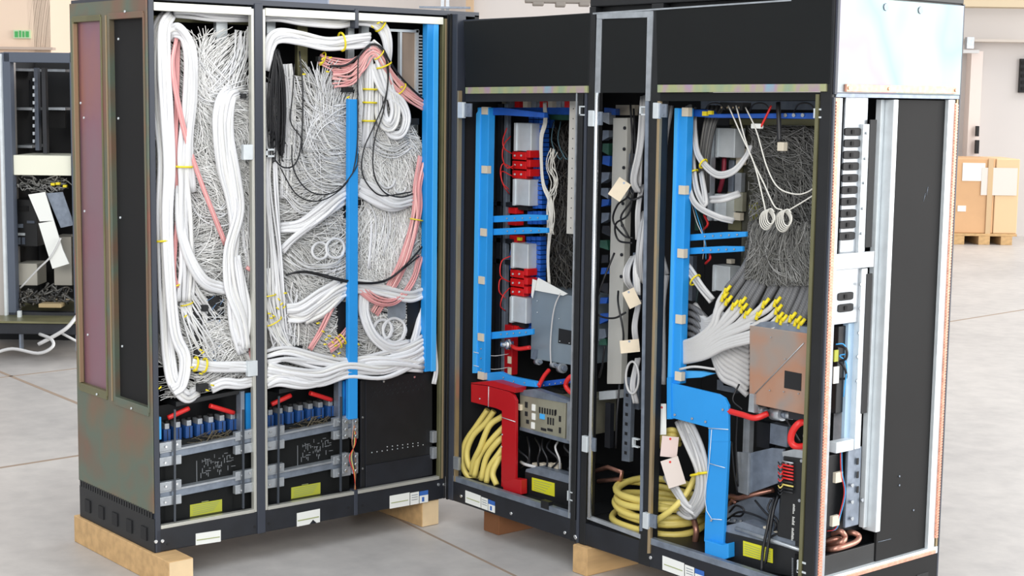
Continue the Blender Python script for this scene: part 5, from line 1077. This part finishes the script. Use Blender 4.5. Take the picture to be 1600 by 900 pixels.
# ------------------------------------------------------------------ stickers on the base rails
def sticker(f, x0, y0, x1, y1, slope, lab, blue_end=False, torn=False):
    h = y1-y0; w = x1-x0
    def P(a, b, c, d_, dd): return MB().poly(f, [(x0+w*a, y0+slope*w*a+h*b), (x0+w*c, y0+slope*w*c+h*b), (x0+w*c, y0+slope*w*c+h*d_), (x0+w*a, y0+slope*w*a+h*d_)], dd, .0012)
    if not blue_end:
        o = P(0, 0, 1, 1, -.0015 if f == 'B' else -.0012).build('sticker', whitelab); tag(o, lab, 'sticker')
        P(.04, .55, .96, .62, -.0022).build('printed_line', greenink, o)
        if torn: MB().poly(f, [(x0+w*.55, y1+slope*w*.55), (x0+w*.7, y1-h*.28+slope*w*.7), (x0+w*.86, y1+slope*w*.8)], -.0022, .0006).build('torn_spot', basebk, o)
        return o
    root = empty('sticker', q(f, (x0+x1)/2, y1+slope*w/2, 0), lab, 'sticker')
    P(0, 0, .52, 1, -.0015).build('white_part', whitelab, root); P(.54, .06, .76, 1, -.0015).build('white_part', whitelab, root)
    P(.78, .08, 1, .42, -.0015).build('blue_part', blueink, root); P(.78, .42, 1, 1, -.0015).build('white_part', whitelab, root)
    P(.04, .55, .48, .61, -.0022).build('printed_line', greenink, root)
    for k in range(3): P(.57, .25+.18*k, .73, .29+.18*k, -.0022).build('printed_line', galvd, root)
    P(.84, .55, .9, .9, -.0022).build('barcode_mark', blueink, root); return root
sticker('A', 306, 834, 345, 852, -.15, 'white sticker on the base rail under the leftmost bay')
sticker('A', 464, 802, 500, 823, -.2, 'white torn sticker on the base rail under the middle bay', torn=True)
sticker('A', 609, 775, 669, 795, -.18, 'white sticker with a blue corner on the base rail of the right bay', True)
sticker('B', 727, 766, 773, 785, .36, 'white sticker with a blue corner under the corner cabinet', True)
sticker('B', 1035, 868, 1100, 890, .36, 'white sticker with a blue corner under the wide bay', True)
# ------------------------------------------------------------------ timbers
def timber(nm, a, b, m, lab, ends):
    r = empty(nm, ((a[0]+b[0])/2, (a[1]+b[1])/2, 0), lab, 'timber')
    MB().box(a, b).build('beam', m, r, .003)
    return r
def tmb(x0, y0, x1, y1, along, lab, m=wood, me=woodend):
    r = empty('timber', ((x0+x1)/2, (y0+y1)/2, 0), lab, 'timber')
    MB().box((x0, y0, 0), (x1, y1, ZB-.001)).build('beam', m, r, .003)
    if along == 'x': MB().box((x1, y0+.002, .002), (x1+.001, y1-.002, ZB-.003)).build('end_grain', me, r)
    else: MB().box((x0+.002, y0-.001, .002), (x1-.002, y0, ZB-.003)).build('end_grain', me, r)
    return r
a = q('A', 262, 880, -.16); 
print('T1', a, q('A', 295, 880, -.16), q('A', 240, 866, 0))
tmb(-DA-.03, -LA-.015, .118, -LA+.075, 'x', 'long pale timber beam under the left end of the white-wired cabinet')
p0, p1 = q('A', 662, 806, 0), q('A', 688, 806, 0); print('T2', p0, p1)
tmb(-.5, p0.y, -.01, p1.y, 'x', 'short pale timber under the white-wired cabinet beside the corner')
p0, p1 = q('B', 753, 800, .05), q('B', 776, 808, .05); print('T3', p0, p1)
tmb(p0.x, .06, p1.x, .5, 'y', 'brown timber in shadow under the corner cabinet', woodbr, woodbr)
p0, p1 = q('B', 895, 870, -.02), q('B', 917, 880, -.02); print('T4', p0, p1)
tmb(p0.x, -.02, p1.x, .5, 'y', 'pale timber block under the narrow bay', wood, wood)
tmb(1.66, .04, 1.74, .55, 'y', 'timber under the right end of the wide bay')

# ------------------------------------------------------------------ second rack far left
RF = 9.7
def H(x0, y0, x1, y1, nm, m, par, d=0., t=.03, bev=0): return hbox(MB(), x0, y0, x1, y1, RF+d, t).build(nm, m, par, bev)
rkz = hy(500, RF, 60)
rack = empty('equipment_rack', hpx(60, RF+.3, rkz), 'dark equipment rack far behind at the left, open, on a low platform', 'rack')
bluegrey = mat('blue_grey_paint', (78, 86, 100), .5)
for a in ((5, 82, 20, 500), (112, 82, 128, 500)): H(*a, 'post', bluegrey, rack, 0, .08, .004)
H(5, 82, 128, 98, 'top_rail', bluegrey, rack, 0, .08, .004); H(5, 488, 128, 500, 'bottom_rail', basebk, rack, 0, .08, .004)
H(-6, 88, 5, 500, 'side_door', mat('grey_door', (176, 170, 166), .6), rack, -.02, .3)
H(2, 84, 6, 500, 'door_edge', galvw, rack, -.03, .05)
H(8, 84, 126, 466, 'back_panel', deep, rack, .75, .02); H(5, 84, 9, 484, 'side_panel', deep, rack, .08, .65); H(120, 84, 126, 484, 'side_panel', deep, rack, .08, .65)
H(54, 106, 60, 235, 'inner_post', bluegrey, rack, .15, .05); H(66, 106, 72, 240, 'inner_post', basebk, rack, .1, .05)
for y in (107, 168, 227): H(18, y, 50, y+4, 'shelf', galv, rack, .3, .3)
for y in (108, 168): H(74, y, 102, y+4, 'shelf', galv, rack, .3, .3)
for i in range(9): H(51, 122+i*12, 54, 127+i*12, 'rail_hole', galv, rack, .1, .01)
H(76, 172, 102, 200, 'grey_panel', greyblack, rack, .35, .02); H(20, 125, 48, 166, 'grey_panel', basebk, rack, .6, .02)
def Hx(nm, m, x0, y0, x1, y1, lab, cat, d=.1, t=.1, bev=.003):
    return tag(hbox(MB(), x0, y0, x1, y1, RF+d, t).build(nm, m, None, bev), lab, cat)
Hx('white_unit', mat('ivory', (232, 232, 214), .5), 21, 243, 111, 274, 'wide ivory unit across the far left rack', 'unit', .02, .4)
bu = Hx('black_unit', black, 24, 312, 58, 385, 'black unit with pale sockets and a round dial in the far left rack', 'unit', .2, .3)
for x0, y0, x1, y1, m in ((28, 350, 36, 356, galvd), (26, 364, 39, 368, galvw), (27, 371, 32, 382, galvd), (34, 371, 39, 382, bluegrey), (42, 345, 54, 349, bluegrey), (30, 322, 44, 330, greyblack)):
    hbox(MB(), x0, y0, x1, y1, RF+.19, .02).build('socket', m, bu)
Hx('beige_unit', mat('beige_unit', (200, 196, 184), .6), 27, 412, 58, 446, 'beige unit low at the left in the far left rack', 'unit', .2, .2)
Hx('beige_unit', MATS['beige_unit'], 84, 370, 112, 446, 'beige unit low at the right in the far left rack', 'unit', .25, .2)
def Hp(pts, nm, m, lab, cat, d, t=.01):
    P = []
    for x, y in pts:
        r = ray(x, y); P.append(CAM+r*((RF+d)/r.dot(HF)))
    n = len(P); vs = P+[p+HF*t for p in P]
    o = MB().add(vs, [tuple(range(n))[::-1], tuple(range(n, 2*n))]+[(i, (i+1) % n, (i+1) % n+n, i+n) for i in range(n)]).build(nm, m); return tag(o, lab, cat)
Hp([(44, 304), (70, 300), (84, 345), (62, 346)], 'ribbon_cable', whitelab, 'white ribbon cable upper length hanging in the far left rack', 'cable', .02)
Hp([(60, 349), (84, 345), (98, 390), (108, 412), (82, 420)], 'ribbon_cable', whitelab, 'white ribbon cable lower length hanging in the far left rack', 'cable', .02)
Hp([(72, 302), (98, 300), (112, 340), (114, 352), (95, 356), (84, 330)], 'plastic_cover', galvd, 'crumpled grey plastic cover in the far left rack', 'cover', .05)
def Ht(pts, r, m, nm, lab, cat='cable', rf=None):
    P = []
    for x, y, d in pts:
        v = ray(x, y); P.append(CAM+v*(((rf or RF)+d)/v.dot(HF)))
    return tag(MB().tube(smooth(P, 5), r, 7).build(nm, m), lab, cat)
rr = random.Random(17)
g = MB()
for i in range(60):
    x = rr.uniform(24, 95); y = rr.uniform(278, 298); P = []
    for j in range(4):
        v = ray(x+j*rr.uniform(2, 9), y+rr.uniform(-6, 6)); P.append(CAM+v*((RF+rr.uniform(.05, .12))/v.dot(HF)))
    g.tube(smooth(P, 3), .004, 4)
tag(g.build('cable_tangle', greyw), 'tangle of grey cables under the ivory unit in the far left rack', 'wiring', kind='stuff')
g = MB()
for i in range(60):
    x = rr.uniform(28, 105); y = rr.uniform(450, 474); P = []
    for j in range(4):
        v = ray(x+j*rr.uniform(-4, 7), y+rr.uniform(-8, 8)); P.append(CAM+v*((RF+rr.uniform(.05, .12))/v.dot(HF)))
    g.tube(smooth(P, 3), .006, 4)
tag(g.build('cable_tangle', darkw), 'dark cable tangle at the bottom of the far left rack', 'wiring', kind='stuff')
for i, (x, y) in enumerate(((82, 288), (90, 287), (101, 291))): Hx('yellow_plug', tieyel, x-3, y-2, x+3, y+2, 'small yellow plug under the ivory unit, %s of three' % ('left', 'middle', 'right')[i], 'plug', .03, .03, .002)
Ht([(95, 372, 0), (80, 400, 0), (60, 420, 0), (32, 450, .02)], .006, greyc, 'grey_cable', 'grey cable curving across the far left rack')
# platform and stray cables
pf = empty('platform', hpx(60, RF, 0), 'low dark platform carrying the far left rack', 'platform')
hbox(MB(), -90, 505, 135, 522, RF-.25, 1.3).build('deck', basebk, pf, .004); hbox(MB(), -90, 502, 135, 505, RF-.27, 1.3).build('deck_edge', olive, pf)
for x in (-60, 30, 118): hbox(MB(), x, 522, x+3, 548, RF-.2, .05).build('leg', galvd, pf)
hbox(MB(), 27, 486, 32, 504, RF-.1, .03).build('levelling_foot', galvw, rack)
hbox(MB(), -90, 518, 135, 540, RF+.55, .05).build('back_board', deep, pf)
Hx('tan_strip', mat('tan', (170, 150, 112), .7), 60, 475, 95, 481, 'tan strip lying in front of the far left rack floor', 'strip', -.02, .1)
Ht([(120, 494, -.3), (105, 512, -.35), (85, 525, -.35), (60, 538, -.35)], .012, greyc, 'grey_cable', 'pale cable hanging from the platform at the far left, upper one')
Ht([(62, 522, -.3), (80, 530, -.4), (82, 542, -.45), (60, 552, -.45), (20, 545, -.4), (-10, 552, -.4)], .010, greyc, 'grey_cable', 'pale cable looping onto the floor under the platform')
Ht([(95, 520, -.3), (110, 528, -.35), (125, 536, -.35)], .008, greyc, 'grey_cable', 'short pale cable at the right under the platform')
# ------------------------------------------------------------------ far wall details
def Wx(nm, m, x0, y0, x1, y1, lab, cat, f=BW, d=-.06, t=.06, bev=0):
    return tag(hbox(MB(), x0, y0, x1, y1, f+d, t).build(nm, m, None, bev), lab, cat)
green = mat('exit_green', (70, 170, 90), .5)
es = empty('exit_sign', hpx(34, LW, hy(60, LW, 34)), 'small faded green exit sign high on the left wall', 'exit sign')
hbox(MB(), 21, 47, 47, 60, LW-.03, .03).build('plate', mat('sign_pale', (190, 214, 176), .6), es)
for a in ((23, 49, 28, 58), (30, 48, 33, 58), (35, 49, 38, 58), (40, 49, 45, 58)): hbox(MB(), *a, LW-.034, .004).build('pictogram', green, es)
hbox(MB(), -200, 72, 82, 76, LW-.1, .1).build('trim_6', mat('ledge', (190, 172, 158), .8))['kind'] = 'structure'
hbox(MB(), 1505, 62, 1700, 66, BW-.3, .3).build('trim_7', mat('beam_paint', (206, 198, 190), .8))['kind'] = 'structure'
hbox(MB(), 1512, 80, 1530, 345, BW-.2, .2).build('trim_8', mat('column_paint', (226, 214, 208), .8))['kind'] = 'structure'
hbox(MB(), 1300, -40, 1700, 10, BW-.6, .3).build('trim_9', mat('tan_beam', (200, 184, 156), .8))['kind'] = 'structure'
Wx('pipe_bracket', galv, 1511, 58, 1522, 76, 'grey pipe bracket at the top of the far right wall', 'bracket', d=-.4, t=.1)
Wx('pipe_clamp', greyc, 1505, 78, 1530, 83, 'grey pipe clamp under the bracket on the far right wall', 'clamp', d=-.4, t=.1)
ws = Wx('wall_sign', deep, 1594, 92, 1640, 145, 'black sign at the far right edge of the hall wall', 'sign')
for i in range(5): hbox(MB(), 1596, 96+i*10, 1600, 101+i*10, BW-.07, .01).build('sign_slat', greyblack, ws)
Wx('door_handle', deep, 1526, 197, 1530, 213, 'black door handle on the far right wall, upper one', 'handle', d=-.28); Wx('door_handle', deep, 1525, 219, 1530, 240, 'black door handle on the far right wall, lower one', 'handle', d=-.28)
# steel and pipes seen above the corner
Wx('wall_pipe', galv, 689, -20, 694, 24, 'grey vertical pipe above the corner, left of two', 'pipe', BW, -.5, .08); Wx('wall_pipe', galv, 697, -20, 702, 24, 'grey vertical pipe above the corner, right of two', 'pipe', BW, -.5, .08)
Wx('wall_post', mat('tan_post', (196, 170, 140), .8), 728, -30, 740, 30, 'tan post on the far wall behind the corner', 'post', BW, -.3, .2)
Wx('cable_tray', galvd, 655, 10, 735, 13, 'thin grey tray crossing behind the pipes above the corner', 'tray', BW, -.7, .1)
tr = empty('roof_truss', hpx(870, 15, hy(12, 15, 870)), 'grey steel roof truss just visible above the corner cabinet', 'truss')
for a in ((820, -14, 925, 4), (832, 2, 850, 8), (868, 2, 884, 10), (905, 2, 922, 9)): hbox(MB(), *a, 15, .2).build('steel_member', mat('truss_grey', (140, 134, 128), .6), tr, .01)
Wx('blue_grey_band', mat('band', (142, 150, 168), .7), 380, -30, 512, 5, 'blue-grey beam far behind above the white-wired cabinet', 'beam', 12, 0, .1)
# boxes on the pallet
bf = 18.2
tb = (bf, )
card = mat('cardboard', (206, 164, 122), .8, var=.05, scale=3)
zpal = hy(343, bf, 1540)
pal = empty('pallet', hpx(1540, bf+.4, 0), 'wooden pallet on the floor under the cardboard box', 'pallet')
zt = hy(333, bf, 1540)
def hb(x0, x1, z0, z1, f, t, nm, m, par, bev=.004):
    a, b = hpx(x0, f), hpx(x1, f); c = (a+b)/2+HF*(t/2)+Vector((0, 0, (z0+z1)/2)); return MB().obox(c, (b-a)/2, HF*(t/2), Vector((0, 0, (z1-z0)/2))).build(nm, m, par, bev)
for x0 in (1450, 1490, 1530, 1565):
    hb(x0, x0+18, 0, .10, bf, .8, 'block', wood, pal)
hb(1445, 1590, .10, .13, bf, .8, 'deck_board', wood, pal)
bx = empty('cardboard_box', hpx(1540, bf+.4, .132), 'large cardboard box wrapped in clear film on the pallet at the right', 'box')
zbx = hy(248, bf, 1540)
hb(1447, 1551, .132, zbx, bf+.02, .75, 'carton', card, bx, .01); hb(1552, 1589, .132, zbx+.0, bf+.02, .75, 'carton', mat('pale_cardboard', (220, 190, 150), .8), bx, .01)
hb(1500, 1535, hy(283, bf, 1540), hy(255, bf, 1540), bf+.012, .006, 'paper_sheet', whitelab, bx, 0); hb(1495, 1508, hy(331, bf, 1540), hy(322, bf, 1540), bf+.012, .006, 'paper_sheet', whitelab, bx, 0)
hb(1530, 1586, hy(305, bf, 1540), hy(262, bf, 1540), bf+.008, .006, 'film_patch', mat('film', (216, 206, 198), .35), bx, 0)
hb(1540, 1548, .12, zbx+.002, bf+.004, .01, 'strap', mat('strap', (200, 170, 130), .5), bx, 0)
